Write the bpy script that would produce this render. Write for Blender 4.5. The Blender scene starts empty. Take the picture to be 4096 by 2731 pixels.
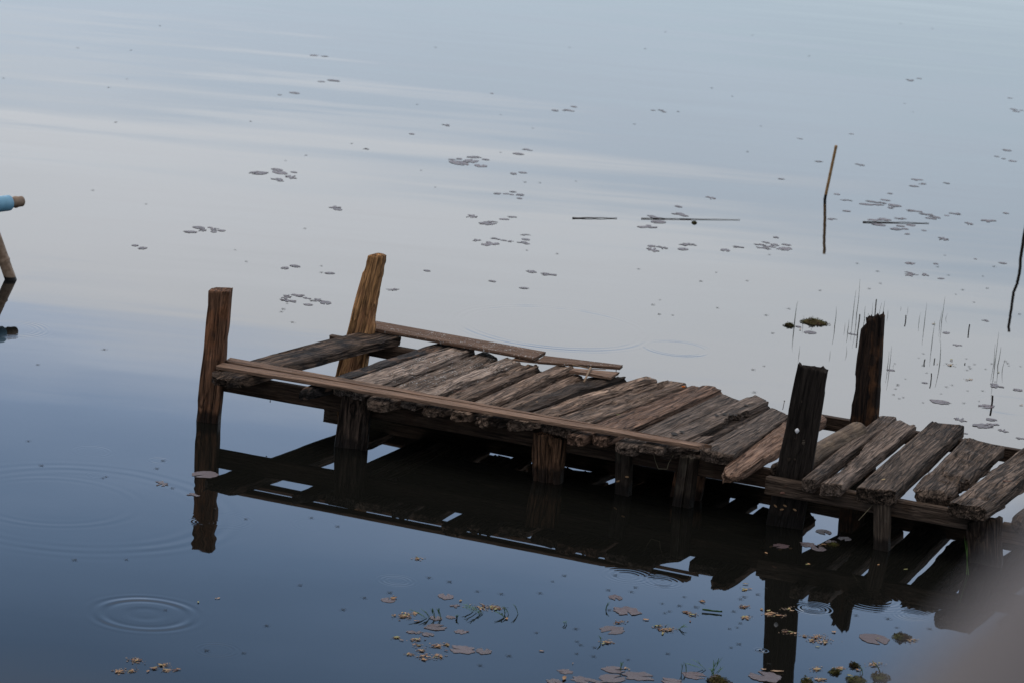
import bpy, math, random
from mathutils import Vector, Matrix, noise
sc = bpy.context.scene
D = bpy.data
R_ = math.radians

# ------------------------------------------------------------------ camera
CAM_H, F_PX, PITCH, ROLL = 4.0, 12608.0, R_(12.8), R_(5.0)     # F_PX: focal length in pixels of the 4096-wide photo
fwd = Vector((0, math.cos(PITCH), -math.sin(PITCH)))
up0 = Vector((0, math.sin(PITCH), math.cos(PITCH)))
rt0 = Vector((1, 0, 0))
rt = math.cos(ROLL) * rt0 + math.sin(ROLL) * up0
up = -math.sin(ROLL) * rt0 + math.cos(ROLL) * up0
CAM = Vector((0, 0, CAM_H))
cd = D.cameras.new('camera')
cd.sensor_width = 36.0
cd.lens = 36.0 * F_PX / 4096
cd.clip_end = 3000
cd.clip_start = 0.02
cd.dof.use_dof = True
cd.dof.focus_distance = 15.0
cd.dof.aperture_fstop = 6.3
cam = D.objects.new('camera', cd)
sc.collection.objects.link(cam)
m = Matrix((rt, up, -fwd)).transposed().to_4x4()
m.translation = CAM
cam.matrix_world = m
sc.camera = cam

# ------------------------------------------------------------------ sky, sun, exposure
SUN_EL, SUN_AZ = R_(56), R_(-70)
W = D.worlds.new('World')
sc.world = W
W.use_nodes = True
nt = W.node_tree
nt.nodes.clear()
N, L = nt.nodes.new, nt.links.new
out = N('ShaderNodeOutputWorld'); bg = N('ShaderNodeBackground'); L(bg.outputs[0], out.inputs[0])
sky = N('ShaderNodeTexSky'); sky.sky_type = 'NISHITA'; sky.sun_disc = False
sky.sun_elevation = SUN_EL; sky.sun_rotation = SUN_AZ; sky.air_density = 1.0; sky.dust_density = 2.0
bg.inputs[1].default_value = 0.1
tc = N('ShaderNodeTexCoord')
sep = N('ShaderNodeSeparateXYZ'); L(tc.outputs['Generated'], sep.inputs[0])
mp = N('ShaderNodeMapping'); mp.inputs['Scale'].default_value = (3.0, 3.0, 16.0); mp.inputs['Rotation'].default_value = (0, R_(5), 0)
L(tc.outputs['Generated'], mp.inputs[0])
cn = N('ShaderNodeTexNoise'); cn.inputs['Scale'].default_value = 1.6; cn.inputs['Detail'].default_value = 4; cn.inputs['Roughness'].default_value = .5
L(mp.outputs[0], cn.inputs[0])
def wm(op, a, b, c=None):
    x = N('ShaderNodeMath'); x.operation = op
    for i, q in enumerate((a, b, c)):
        if q is None: continue
        if isinstance(q, (int, float)): x.inputs[i].default_value = q
        else: L(q, x.inputs[i])
    return x.outputs[0]
el = wm('ADD', sep.outputs[2], wm('MULTIPLY', wm('SUBTRACT', cn.outputs[0], 0.5), 0.055))
el = wm('ADD', el, wm('MULTIPLY', sep.outputs[0], -0.11))
# the haze and the bright cloud bank low over the far shore, bluer sky above it
ramp = N('ShaderNodeValToRGB'); L(wm('MULTIPLY', el, 2.0), ramp.inputs[0])
stops = [(.00, (.80, .93, 1.0)), (.22, (.85, 1.02, 1.18)), (.31, (1.00, 1.16, 1.35)), (.375, (1.44, 1.52, 1.62)), (.455, (1.62, 1.68, 1.78)),
         (.495, (1.28, 1.49, 1.84)), (.535, (.82, 1.10, 1.58)), (.60, (.50, .77, 1.22)), (.67, (.32, .52, .86)), (.80, (.58, .59, .63)), (1.0, (.86, .82, .80))]
cr = ramp.color_ramp
while len(cr.elements) < len(stops): cr.elements.new(0.5)
for e, (p_, c_) in zip(cr.elements, stops):
    e.position = p_; e.color = tuple(q / 2 for q in c_) + (1,)
sca = N('ShaderNodeVectorMath'); sca.operation = 'SCALE'; L(ramp.outputs[0], sca.inputs[0]); sca.inputs[3].default_value = 20.0
mx = N('ShaderNodeMix'); mx.data_type = 'RGBA'
hi = N('ShaderNodeMapRange'); hi.inputs[1].default_value = .5; hi.inputs[2].default_value = 1.0; hi.inputs[3].default_value = 0.0; hi.inputs[4].default_value = .25
L(sep.outputs[2], hi.inputs[0]); L(hi.outputs[0], mx.inputs[0]); L(sca.outputs[0], mx.inputs[6]); L(sky.outputs[0], mx.inputs[7])
# low sky behind the viewer dimmed, added so the timber sides fall darker
bk = N('ShaderNodeMapRange'); bk.inputs[1].default_value = -.35; bk.inputs[2].default_value = .55; bk.inputs[3].default_value = .34; bk.inputs[4].default_value = 1.0; L(sep.outputs[1], bk.inputs[0])
lowf = N('ShaderNodeMapRange'); lowf.inputs[1].default_value = .30; lowf.inputs[2].default_value = .60; L(sep.outputs[2], lowf.inputs[0])
fac = wm('MAXIMUM', bk.outputs[0], lowf.outputs[0])
fs_ = N('ShaderNodeVectorMath'); fs_.operation = 'SCALE'; L(mx.outputs[2], fs_.inputs[0]); L(fac, fs_.inputs[3])
L(fs_.outputs[0], bg.inputs[0])
sl = D.lights.new('sun', 'SUN'); sl.energy = 0.9; sl.angle = R_(28); sl.color = (1, .90, .80)
so = D.objects.new('sun', sl); sc.collection.objects.link(so)
sd = Vector((math.sin(SUN_AZ) * math.cos(SUN_EL), math.cos(SUN_AZ) * math.cos(SUN_EL), math.sin(SUN_EL)))
so.rotation_euler = sd.to_track_quat('Z', 'Y').to_euler()
sc.view_settings.view_transform = 'Standard'; sc.view_settings.look = 'None'
sc.view_settings.exposure = 0.0; sc.view_settings.gamma = 1.0
sc.render.engine = 'CYCLES'
sc.cycles.use_denoising = True
try: sc.cycles.denoiser = 'OPENIMAGEDENOISE'
except Exception: pass
sc.cycles.max_bounces = 6

# ------------------------------------------------------------------ helpers: from the photo's directions to real places
def ray(x, y): return fwd + (x - 2048) / F_PX * rt - (y - 1365.5) / F_PX * up
def P(x, y, z=0.0):
    d = ray(x, y); return CAM + d * ((z - CAM_H) / d.z)
def VP(x, y, a, b):                 # point on the vertical plane through a, b
    d = ray(x, y); n = Vector(((b - a).y, -(b - a).x, 0)); return CAM + d * (n.dot(a - CAM) / n.dot(d))
def px(q):
    d = Vector(q) - CAM; w = d.dot(fwd); return (2048 + F_PX * d.dot(rt) / w, 1365.5 - F_PX * d.dot(up) / w)
def Z(x0, y0, s=2.351): return lambda x, y: (x0 + x / s, y0 + y / s)
Z1, Z2, Z3, Z4, Z5 = Z(700, 950), Z(1100, 1150), Z(1700, 1350), Z(2400, 1400), Z(3096, 1500)

def tag(o, label=None, cat=None, group=None, kind=None):
    for k, v in (('label', label), ('category', cat), ('group', group), ('kind', kind)):
        if v: o[k] = v
    return o
def link(o, parent=None):
    sc.collection.objects.link(o)
    if parent is not None:
        o.parent = parent
    return o
def empty(name, loc):
    o = D.objects.new(name, None); o.empty_display_size = .05; o.location = loc; return link(o)
def mesh_obj(name, verts, faces, mat, loc=(0, 0, 0), parent=None, smooth=True):
    me = D.meshes.new(name); me.from_pydata([tuple(v) for v in verts], [], faces); me.materials.append(mat)
    if smooth: me.polygons.foreach_set('use_smooth', [True] * len(me.polygons))
    me.update()
    o = D.objects.new(name, me)
    pl = Vector(parent.location) if parent is not None else Vector((0, 0, 0))
    o.location = Vector(loc) - pl
    return link(o, parent)

# ------------------------------------------------------------------ materials
def newmat(name):
    mt = D.materials.new(name); mt.use_nodes = True
    t = mt.node_tree; b = t.nodes['Principled BSDF']; return mt, t, b
class G:
    def __init__(s, t): s.t = t
    def node(s, typ, **kw):
        n = s.t.nodes.new(typ)
        for k, v in kw.items(): setattr(n, k, v)
        return n
    def put(s, sock, v):
        if isinstance(v, bpy.types.NodeSocket): s.t.links.new(v, sock)
        else: sock.default_value = v
    def math(s, op, *a, clamp=False):
        n = s.node('ShaderNodeMath', operation=op); n.use_clamp = clamp
        for i, v in enumerate(a): s.put(n.inputs[i], v)
        return n.outputs[0]
    def vm(s, op, *a):
        n = s.node('ShaderNodeVectorMath', operation=op)
        for i, v in enumerate(a): s.put(n.inputs[i], v)
        return n.outputs['Value'] if op in ('LENGTH', 'DOT_PRODUCT') else n.outputs[0]
    def scale(s, v, f):
        n = s.node('ShaderNodeVectorMath', operation='SCALE'); s.put(n.inputs[0], v); s.put(n.inputs[3], f); return n.outputs[0]
    def noise(s, vec, scale, detail=3, rough=.55, dist=0.0):
        n = s.node('ShaderNodeTexNoise'); s.put(n.inputs['Vector'], vec)
        n.inputs['Scale'].default_value = scale; n.inputs['Detail'].default_value = detail
        n.inputs['Roughness'].default_value = rough; n.inputs['Distortion'].default_value = dist; return n
    def maprange(s, v, a, b, c=0.0, d=1.0):
        n = s.node('ShaderNodeMapRange'); s.put(n.inputs[0], v)
        for i, q in enumerate((a, b, c, d)): n.inputs[i + 1].default_value = q
        return n.outputs[0]
    def mix(s, f, a, b, mode='MIX'):
        n = s.node('ShaderNodeMix', data_type='RGBA', blend_type=mode)
        s.put(n.inputs[0], f); s.put(n.inputs[6], a); s.put(n.inputs[7], b); return n.outputs[2]
    def mapping(s, v, sc_=(1, 1, 1), loc=(0, 0, 0)):
        n = s.node('ShaderNodeMapping'); s.put(n.inputs[0], v); n.inputs['Scale'].default_value = sc_; s.put(n.inputs['Location'], loc); return n.outputs[0]
def c4(c): return (c[0], c[1], c[2], 1)

def wood(name, dark, light, patch=None, patch_amt=0.5, wet=None, drop=None, rough=.78, grain=1.0, crack=.6, vary=.6):
    mt, t, b = newmat(name); g = G(t)
    tcn = g.node('ShaderNodeTexCoord'); oi = g.node('ShaderNodeObjectInfo')
    off = g.node('ShaderNodeCombineXYZ'); r = oi.outputs['Random']
    for i in range(3): g.put(off.inputs[i], g.math('MULTIPLY', r, (17.0, 31.0, 53.0)[i]))
    co = g.vm('ADD', tcn.outputs['Object'], off.outputs[0])
    n1 = g.noise(g.mapping(co, (4.5 * grain, 95 * grain, 95 * grain)), 1.0, 5, .62, .6).outputs[0]
    n2 = g.noise(g.mapping(co, (2.2, 24, 24)), 1.0, 3, .55, .8).outputs[0]
    n3 = g.noise(co, 7.0, 3, .6).outputs[0]
    col = g.mix(g.maprange(n1, .36, .64), c4(dark), c4(light))
    if patch:
        col = g.mix(g.maprange(g.math('ADD', g.math('MULTIPLY', n3, .75), g.math('MULTIPLY', n2, .35)), .5 + .12 * (1 - patch_amt), .66, 0, min(1, patch_amt + .3)), col, c4(patch))
    # long narrow cracks
    ck = g.math('ABSOLUTE', g.math('SUBTRACT', g.noise(g.mapping(co, (1.6, 20, 20)), 1.0, 2, .5, .4).outputs[0], .5))
    cf = g.math('MAXIMUM', g.maprange(ck, .0, .03, crack, 0), g.maprange(n1, .30, .40, crack * .9, 0))
    col = g.mix(cf, col, c4([q * .18 for q in dark]))
    ck2 = g.math('ABSOLUTE', g.math('SUBTRACT', g.noise(g.mapping(co, (1.1, 42, 42), (3.3, 1.1, .4)), 1.0, 2, .5, .3).outputs[0], .5))
    col = g.mix(g.math('MULTIPLY', g.maprange(ck2, .0, .022, crack, 0), g.maprange(n3, .4, .55)), col, c4([q * .25 for q in dark]))
    n5 = g.noise(g.mapping(co, (3.2, 38, 38), (9.1, 2.2, 5.0)), 1.0, 4, .65, 1.2).outputs[0]
    col = g.mix(g.maprange(n5, .40, .52, crack * .85, 0), col, c4([q * .45 for q in dark]))
    hv = g.math('ADD', g.math('MULTIPLY', r, vary), 1 - vary * .5)
    col = g.mix(1.0, col, g.vm('SCALE', (1, 1, 1)), 'MIX') if False else g.scale(col, hv)
    rgh = rough
    sp = g.node('ShaderNodeSeparateXYZ'); g.put(sp.inputs[0], g.node('ShaderNodeNewGeometry').outputs['Position'])
    if drop:
        sx = g.node('ShaderNodeSeparateXYZ'); g.put(sx.inputs[0], tcn.outputs['Object'])
        dens = g.maprange(sx.outputs[0], drop[0], drop[1])
        sn = g.noise(co, 95.0, 2, .6).outputs[0]
        blot = g.noise(co, 14.0, 2, .6).outputs[0]
        th = g.math('ADD', g.math('MULTIPLY', sn, .7), g.math('MULTIPLY', blot, .3))
        f = g.math('MULTIPLY', g.maprange(th, .60, .63), dens, clamp=True)
        col = g.mix(f, col, (.52, .53, .53, 1))
    if wet is not None:
        wl = g.math('ADD', sp.outputs[2], g.math('MULTIPLY', g.math('SUBTRACT', n2, .5), -.07))
        wf = g.maprange(wl, wet - .012, wet + .012, .82, 0)
        col = g.mix(wf, col, (.012, .010, .009, 1))
        rgh = g.maprange(wl, wet - .02, wet + .02, .4, rough)
    g.put(b.inputs['Base Color'], col); g.put(b.inputs['Roughness'], rgh)
    b.inputs['Specular IOR Level'].default_value = .16
    h = g.math('ADD', g.math('MULTIPLY', n1, .6), g.math('MULTIPLY', n2, .8))
    h = g.math('ADD', g.math('SUBTRACT', h, g.math('MULTIPLY', cf, 1.2)), g.math('MULTIPLY', g.maprange(n5, .36, .6), .9))
    bp = g.node('ShaderNodeBump'); bp.inputs['Strength'].default_value = 1.0; bp.inputs['Distance'].default_value = .009
    g.put(bp.inputs['Height'], h); g.put(b.inputs['Normal'], bp.outputs[0])
    return mt
M = {}
M['grey'] = wood('weathered_wood', (0.052, 0.037, 0.029), (0.5011, 0.3631, 0.2792), (0.1957, 0.1297, 0.0936), .4)
M['grey_drop'] = wood('weathered_wood_with_droppings', (0.065, 0.05, 0.042), (0.5106, 0.4032, 0.3366), (0.2622, 0.1949, 0.1518), .3, drop=(.15, .6))
M['dark_drop'] = wood('dark_wood_with_droppings', (0.036, 0.027, 0.022), (0.276, 0.2083, 0.165), (0.138, 0.0995, 0.0766), .5, drop=(.2, .5))
M['red'] = wood('reddish_wood', (0.065, 0.04, 0.03), (0.425, 0.2732, 0.1993), (0.1932, 0.1167, 0.0821), .4)
M['slate'] = wood('slate_grey_wood', (0.04, 0.031, 0.026), (0.3213, 0.2476, 0.2049), (0.15, 0.1071, 0.082), .4)
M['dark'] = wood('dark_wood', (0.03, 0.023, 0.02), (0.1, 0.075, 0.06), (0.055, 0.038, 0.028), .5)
M['char'] = wood('charred_wood', (0.012, 0.012, 0.013), (0.066, 0.0576, 0.0564), (0.204, 0.126, 0.0864), .55, crack=.9)
M['board'] = wood('sawn_board_wood', (0.15, 0.1, 0.073), (0.3439, 0.225, 0.1613), (0.2691, 0.1684, 0.119), .3, crack=.15, vary=.15, grain=.8)
M['board_drop'] = wood('sawn_board_with_droppings', (0.12, 0.072, 0.05), (0.21, 0.135, 0.095), (0.155, 0.097, 0.07), .3, drop=(-.3, .3), crack=.2, vary=.1)
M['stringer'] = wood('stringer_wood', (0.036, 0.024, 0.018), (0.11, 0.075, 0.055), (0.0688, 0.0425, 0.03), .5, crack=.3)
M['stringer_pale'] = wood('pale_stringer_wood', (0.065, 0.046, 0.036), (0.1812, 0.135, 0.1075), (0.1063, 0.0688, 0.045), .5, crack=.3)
M['post_brown'] = wood('brown_post_wood', (0.048, 0.028, 0.019), (0.3341, 0.1765, 0.1074), (0.3787, 0.167, 0.0832), .3, wet=.058, crack=.55)
M['post_gold'] = wood('golden_rotten_wood', (0.095, 0.055, 0.03), (0.7098, 0.3873, 0.1729), (0.4022, 0.2038, 0.1037), .5, wet=.03, crack=.5, grain=.8)
M['post_grey'] = wood('grey_post_wood', (0.028, 0.021, 0.018), (0.156, 0.1105, 0.0858), (0.026, 0.0234, 0.0221), .6, wet=.05, crack=.9)
M['post_rot'] = wood('rotten_post_wood', (0.038, 0.022, 0.014), (0.2932, 0.1617, 0.0945), (0.1207, 0.0693, 0.0441), .6, wet=.075, crack=.9, grain=.6)
M['post_dirty'] = wood('algae_stained_post_wood', (0.035, 0.026, 0.021), (0.119, 0.0924, 0.0728), (0.161, 0.14, 0.112), .6, wet=.055, crack=.4)
M['post_black'] = wood('blackened_plank_wood', (0.012, 0.0095, 0.0085), (0.0336, 0.0276, 0.024), (0.024, 0.0192, 0.0168), .5, wet=.06, crack=.5, grain=.7)
M['post_char'] = wood('charred_post_wood', (0.01, 0.008, 0.008), (0.0438, 0.0275, 0.02), (0.1625, 0.0775, 0.0375), .42, crack=.5, grain=.6)
M['red_pale'] = wood('pale_red_driftwood', (.12, .07, .05), (.42, .28, .205), (.24, .15, .105), .4, crack=.5)
M['beam'] = wood('half_charred_beam_wood', (.04, .027, .02), (.20, .14, .105), (.018, .018, .021), .75, crack=.9, vary=.1)
M['grey_dark'] = wood('dark_weathered_wood', (0.024, 0.018, 0.014), (0.2184, 0.1624, 0.1288), (0.0784, 0.056, 0.0426), .5, crack=.8)
M['log'] = wood('tan_log_bark', (0.075, 0.058, 0.046), (0.1705, 0.1298, 0.099), (0.209, 0.1595, 0.1155), .4, crack=.15, grain=.5)

def simple(name, col, rough=.6, spec=.4, var=None, metal=0.0, bump=0.0, nscale=30):
    mt, t, b = newmat(name); g = G(t)
    tcn = g.node('ShaderNodeTexCoord'); oi = g.node('ShaderNodeObjectInfo')
    n = g.noise(g.vm('ADD', tcn.outputs['Object'], g.scale((7., 11., 5.), oi.outputs['Random'])), nscale, 4).outputs[0]
    c2 = var or [q * .55 for q in col]
    c = g.mix(g.maprange(n, .35, .65), c4(c2), c4(col))
    c = g.scale(c, g.math('ADD', g.math('MULTIPLY', oi.outputs['Random'], .4), .8))
    g.put(b.inputs['Base Color'], c); b.inputs['Roughness'].default_value = rough
    b.inputs['Specular IOR Level'].default_value = spec; b.inputs['Metallic'].default_value = metal
    if bump:
        bp = g.node('ShaderNodeBump'); bp.inputs['Distance'].default_value = bump; g.put(bp.inputs['Height'], n); g.put(b.inputs['Normal'], bp.outputs[0])
    return mt
M['pad'] = simple('lily_pad_leaf', (.10, .068, .076), .36, .5, (.06, .040, .046), bump=.002)
M['pad_rim'] = simple('lily_pad_brown_leaf', (.11, .065, .05), .5, .4, (.05, .03, .03))
M['bug'] = simple('insect_shell', (.02, .018, .017), .5, .3)
M['leaf_y'] = simple('yellow_leaf', (.44, .35, .17), .6, .3, (.30, .22, .11), nscale=60)
M['leaf_o'] = simple('orange_leaf', (.44, .27, .14), .6, .3, (.30, .18, .10), nscale=60)
M['leaf_p'] = simple('pale_tan_leaf', (.46, .33, .23), .6, .3, (.34, .22, .14), nscale=60)
M['leaf_b'] = simple('brown_leaf', (.20, .10, .07), .6, .3, (.09, .05, .04), nscale=60)
M['leaf_g'] = simple('green_leaf', (.34, .35, .16), .6, .3, (.24, .24, .11), nscale=60)
M['grass'] = simple('green_grass', (.12, .26, .06), .5, .3, (.08, .18, .04))
M['reed'] = simple('dark_green_reed', (.06, .085, .05), .5, .3, (.02, .03, .02))
M['reed_b'] = simple('dead_reed', (.03, .022, .018), .6, .3)
M['moss'] = simple('moss', (.060, .066, .014), .8, .2, (.045, .026, .014), nscale=16)
M['bamboo'] = simple('tan_bamboo', (.46, .29, .13), .5, .4, (.33, .20, .09), nscale=40)
M['bamboo_g'] = simple('grey_bamboo', (.30, .22, .16), .55, .4, (.17, .11, .07), nscale=40)
M['bamboo_dark'] = simple('dark_wet_pole', (.075, .045, .032), .6, .3)
M['pipe'] = simple('blue_plastic', (.22, .50, .72), .4, .4, (.20, .46, .66))
M['steel'] = simple('rusty_nail_steel', (.10, .06, .045), .6, .4)
M['lure'] = simple('polished_silver', (.80, .82, .85), .25, .5, (.72, .75, .8))
M['stick'] = simple('weathered_stick', (.24, .165, .10), .7, .3, (.17, .11, .07))
M['straw'] = simple('dry_straw', (.42, .36, .24), .7, .3)
M['rail'] = simple('grey_painted_rail', (.150, .144, .155), .7, .2, (.128, .122, .132), nscale=6)
M['flower'] = simple('orange_flower', (.65, .20, .02), .6, .3, (.5, .12, .01))

# ------------------------------------------------------------------ water
RINGS = []   # (x, y, radius, wavelength, width, slope)
def ring(vx, vy, rv, lam=.05, wid=.09, amp=.012):
    c = P(vx * 1.7415, vy * 1.7415); d = (c - CAM).length
    RINGS.append((c.x, c.y, rv * d / 7240.0, lam, wid, amp))
ring(335, 1409, 108, .055, .05, .022); ring(335, 1409, 60, .09, .10, .006)
ring(1270, 752, 215, .05, .06, .020); ring(1553, 800, 72, .035, .035, .024)
ring(910, 1333, 32, .022, .03, .014); ring(180, 1165, 330, .085, .10, .005); ring(120, 1150, 190, .07, .06, .003)
ring(497, 1492, 45, .022, .03, .010); ring(725, 1205, 50, .022, .03, .006); ring(463, 1198, 16, .018, .03, .035)
ring(1440, 1322, 40, .028, .05, .016); ring(1520, 1335, 34, .024, .04, .016); ring(1868, 1397, 26, .02, .04, .030); ring(2097, 1413, 26, .02, .04, .026)
ring(1750, 1493, 8, .018, .02, .04); ring(20, 755, 75, .03, .05, .012); ring(2320, 930, 85, .035, .04, .016)
ring(226, 1091, 22, .02, .02, .012); ring(366, 1057, 22, .02, .02, .012); ring(211, 1036, 42, .025, .03, .010)
ring(2010, 1375, 60, .03, .08, .012); ring(510, 1194, 60, .022, .04, .006); ring(1990, 1352, 30, .03, .05, .03)

mt, t, b = newmat('lake_water'); g = G(t); M['water'] = mt
pos = g.node('ShaderNodeNewGeometry').outputs['Position']
half = (.5, .5, .5)
def wave(scl, det, amp, rot=0.0, rough=.5):
    n = g.node('ShaderNodeMapping'); g.put(n.inputs[0], pos); n.inputs['Scale'].default_value = scl; n.inputs['Rotation'].default_value = (0, 0, rot)
    return g.scale(g.vm('SUBTRACT', g.noise(n.outputs[0], 1.0, det, rough).outputs['Color'], half), amp)
far = g.node('ShaderNodeSeparateXYZ'); g.put(far.inputs[0], pos)
farf = g.maprange(far.outputs[1], 15.1, 24.0, .07, 1.0)
patch = g.maprange(g.noise(g.mapping(pos, (.35, .35, .35)), 1.0, 2).outputs[0], .38, .62, .25, 1.0)
s1 = wave((.20, 1.3, 1), 4, .040, -.04)
s2 = wave((2.2, 7.0, 1), 3, .0075, .05)
s3 = wave((9.0, 22.0, 1), 2, .0011)
s4 = wave((.55, 4.5, 1), 3, .016, -.05)
tot = g.vm('ADD', g.scale(s1, farf), g.scale(s2, g.math('MULTIPLY', patch, farf)))
tot = g.vm('ADD', tot, s3); tot = g.vm('ADD', tot, g.scale(s4, g.math('MULTIPLY', g.maprange(far.outputs[1], 15.0, 17.5, .10, 1.0), patch)))
rmod = g.maprange(g.noise(g.mapping(pos, (3.2, 3.2, 3.2)), 1.0, 2).outputs[0], .36, .64, .45, 1.5)
rsum = (0, 0, 0)
wob_ = g.math('SUBTRACT', g.noise(g.mapping(pos, (1.4, 1.4, 1.4)), 1.0, 1).outputs[0], .5)
for (rx, ry, rr, lam, wid, amp) in RINGS:
    dv = g.vm('MULTIPLY', g.vm('SUBTRACT', pos, (rx, ry, 0)), (1, 1, 0))
    d_ = g.vm('LENGTH', dv); q = g.math('SUBTRACT', g.math('ADD', d_, g.math('MULTIPLY', wob_, rr * .10)), rr)
    e = g.math('EXPONENT', g.math('MULTIPLY', g.math('MULTIPLY', q, q), -1.0 / (wid * wid)))
    s = g.math('SINE', g.math('MULTIPLY', q, 2 * math.pi / lam))
    a_ = g.math('MULTIPLY', g.math('MULTIPLY', s, e), amp)
    rsum = g.vm('ADD', rsum, g.scale(g.vm('NORMALIZE', dv), a_))
tot = g.vm('ADD', tot, g.scale(rsum, rmod))
nrm = g.vm('NORMALIZE', g.vm('ADD', g.vm('MULTIPLY', tot, (1, 1, 0)), (0, 0, 1)))
g.put(b.inputs['Normal'], nrm)
b.inputs['Base Color'].default_value = (.0065, .0068, .006, 1); b.inputs['Roughness'].default_value = .015; b.inputs['IOR'].default_value = 1.333
wv = [(-900, -200, 0), (900, -200, 0), (900, 1800, 0), (-900, 1800, 0)]
tag(mesh_obj('water', wv, [(0, 1, 2, 3)], M['water'], smooth=False), kind='structure')

# ------------------------------------------------------------------ timber
SEED = [0]
def loft(name, A, B, mat, parent=None, n=80, m=52, e=.34, amp=.0035, groove=.006, rag=(.012, .012), rend=(0, 0), notch=(), bow=(0, 0), crack=(), twist=0.0, gfreq=44.0, label=None):
    """one timber from corner quad A to corner quad B (each: left-top, right-top, right-bottom, left-bottom)"""
    SEED[0] += 1; sd_ = SEED[0] * 13.37
    A = [Vector(a) for a in A]; B = [Vector(b_) for b_ in B]
    ca = sum(A, Vector()) / 4; cb = sum(B, Vector()) / 4
    X = (cb - ca); Ln = X.length; X.normalize()
    zt = (A[0] + A[1] - A[2] - A[3]); Zt = (zt - X * zt.dot(X)).normalized(); Y = Zt.cross(X)
    fr = Matrix((X, Y, Zt)).transposed(); inv = fr.transposed()
    la = [inv @ (a - ca) for a in A]; lb = [inv @ (b_ - ca) for b_ in B]
    def pt(u, v, w):
        s_ = (v + 1) / 2; t_ = (w + 1) / 2
        qa = (la[3] * (1 - s_) + la[2] * s_) * (1 - t_) + (la[0] * (1 - s_) + la[1] * s_) * t_
        qb = (lb[3] * (1 - s_) + lb[2] * s_) * (1 - t_) + (lb[0] * (1 - s_) + lb[1] * s_) * t_
        return qa * (1 - u) + qb * u
    wY = ((la[1] - la[0]).length + (lb[1] - lb[0]).length) / 4; wZ = ((la[0] - la[3]).length + (lb[0] - lb[3]).length) / 4
    verts = []; faces = []
    def ringat(u, f=1.0, endw=0.0, side=0):
        for j in range(m):
            th = 2 * math.pi * (j + .5) / m
            c_, s_ = math.cos(th), math.sin(th)
            v = math.copysign(abs(c_) ** e, c_) * f; w = math.copysign(abs(s_) ** e, s_) * f
            uu = u * Ln
            for (u0, u1, sd2, dep) in notch:
                if u0 < u < u1 and v * sd2 > 0:
                    k = math.sin(math.pi * (u - u0) / (u1 - u0)) ** .5 * (1 + .35 * noise.noise((uu * 40, sd_, 0)))
                    v = v * (1 - dep * k) if abs(v) > 0 else v
            if rend[0] and uu < rend[0]: k = math.sqrt(max(0, 1 - (1 - uu / rend[0]) ** 2)); v *= .45 + .55 * k; w = w * (.35 + .65 * k) if w > 0 else w
            if rend[1] and Ln - uu < rend[1]: k = math.sqrt(max(0, 1 - (1 - (Ln - uu) / rend[1]) ** 2)); v *= .45 + .55 * k; w = w * (.35 + .65 * k) if w > 0 else w
            q = pt(u, v, w)
            y_, z_ = v * wY, w * wZ
            k0 = math.exp(-uu / .03) * rag[0]; k1 = math.exp(-(Ln - uu) / .03) * rag[1]
            rg = noise.noise((y_ * 55 + sd_, z_ * 40, 3.1)) + .6 * noise.noise((y_ * 140 + sd_, z_ * 90, 7.7))
            q.x += -k0 * rg + k1 * rg
            gr = noise.noise((uu * 2.2 + sd_, y_ * gfreq * 1.6 + 3.3 * noise.noise((uu * 3, y_ * 8, sd_)), z_ * gfreq * 1.6))
            g2 = noise.noise((uu * 3 + sd_, y_ * 110, z_ * 110 + 5))
            lo = noise.noise((uu * 5 + sd_, y_ * 9, z_ * 9 + 2))
            dsp = -groove * max(0.0, gr * 1.9) + amp * 1.25 * lo + amp * .5 * g2
            if w > 0:
                for (cv, u0, u1, wd, dp) in crack:
                    if u0 < u < u1:
                        cc = cv + .12 * noise.noise((uu * 6, sd_, 1))
                        dd = abs(v - cc) / wd
                        if dd < 1: dsp -= dp * (1 - dd) * min(1, (u - u0) * 8, (u1 - u) * 8 + .05)
            nn = Vector((0, c_ if abs(v) > .9 * abs(w) or e > .8 else c_ * .3, s_ if abs(w) > .9 * abs(v) or e > .8 else s_ * .3))
            nn.normalize()
            q += nn * dsp * f
            q.y += bow[0] * math.sin(math.pi * u); q.z += bow[1] * math.sin(math.pi * u)
            if twist:
                a_ = twist * (u - .5); q.y, q.z = q.y * math.cos(a_) - q.z * math.sin(a_), q.y * math.sin(a_) + q.z * math.cos(a_)
            verts.append(q)
    us = [i / (n - 1) for i in range(n)]
    caps = (.15, .4, .65, .86)
    seq = [(0, f) for f in caps] + [(u, 1) for u in us] + [(1, f) for f in reversed(caps)]
    for (u, f) in seq: ringat(u, f)
    for i in range(len(seq) - 1):
        for j in range(m):
            k = (j + 1) % m
            faces.append((i * m + j, i * m + k, (i + 1) * m + k, (i + 1) * m + j))
    faces.append(tuple(range(m))[::-1]); b0 = (len(seq) - 1) * m; faces.append(tuple(range(b0, b0 + m)))
    faces = [f[::-1] for f in faces]
    me = D.meshes.new(name); me.from_pydata([tuple(v) for v in verts], [], faces); me.materials.append(mat)
    me.polygons.foreach_set('use_smooth', [True] * len(me.polygons)); me.update()
    o = D.objects.new(name, me)
    pl = Vector(parent.location) if parent is not None else Vector((0, 0, 0))
    mw = fr.to_4x4(); mw.translation = ca - pl; o.matrix_world = mw if parent is None else Matrix.Identity(4)
    link(o, parent)
    o.rotation_mode = 'QUATERNION'; o.location = ca - pl; o.rotation_quaternion = fr.to_quaternion()
    if label: o['label'] = label
    return o
DZ = Vector((0, 0, 1))
PN = [0]
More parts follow.
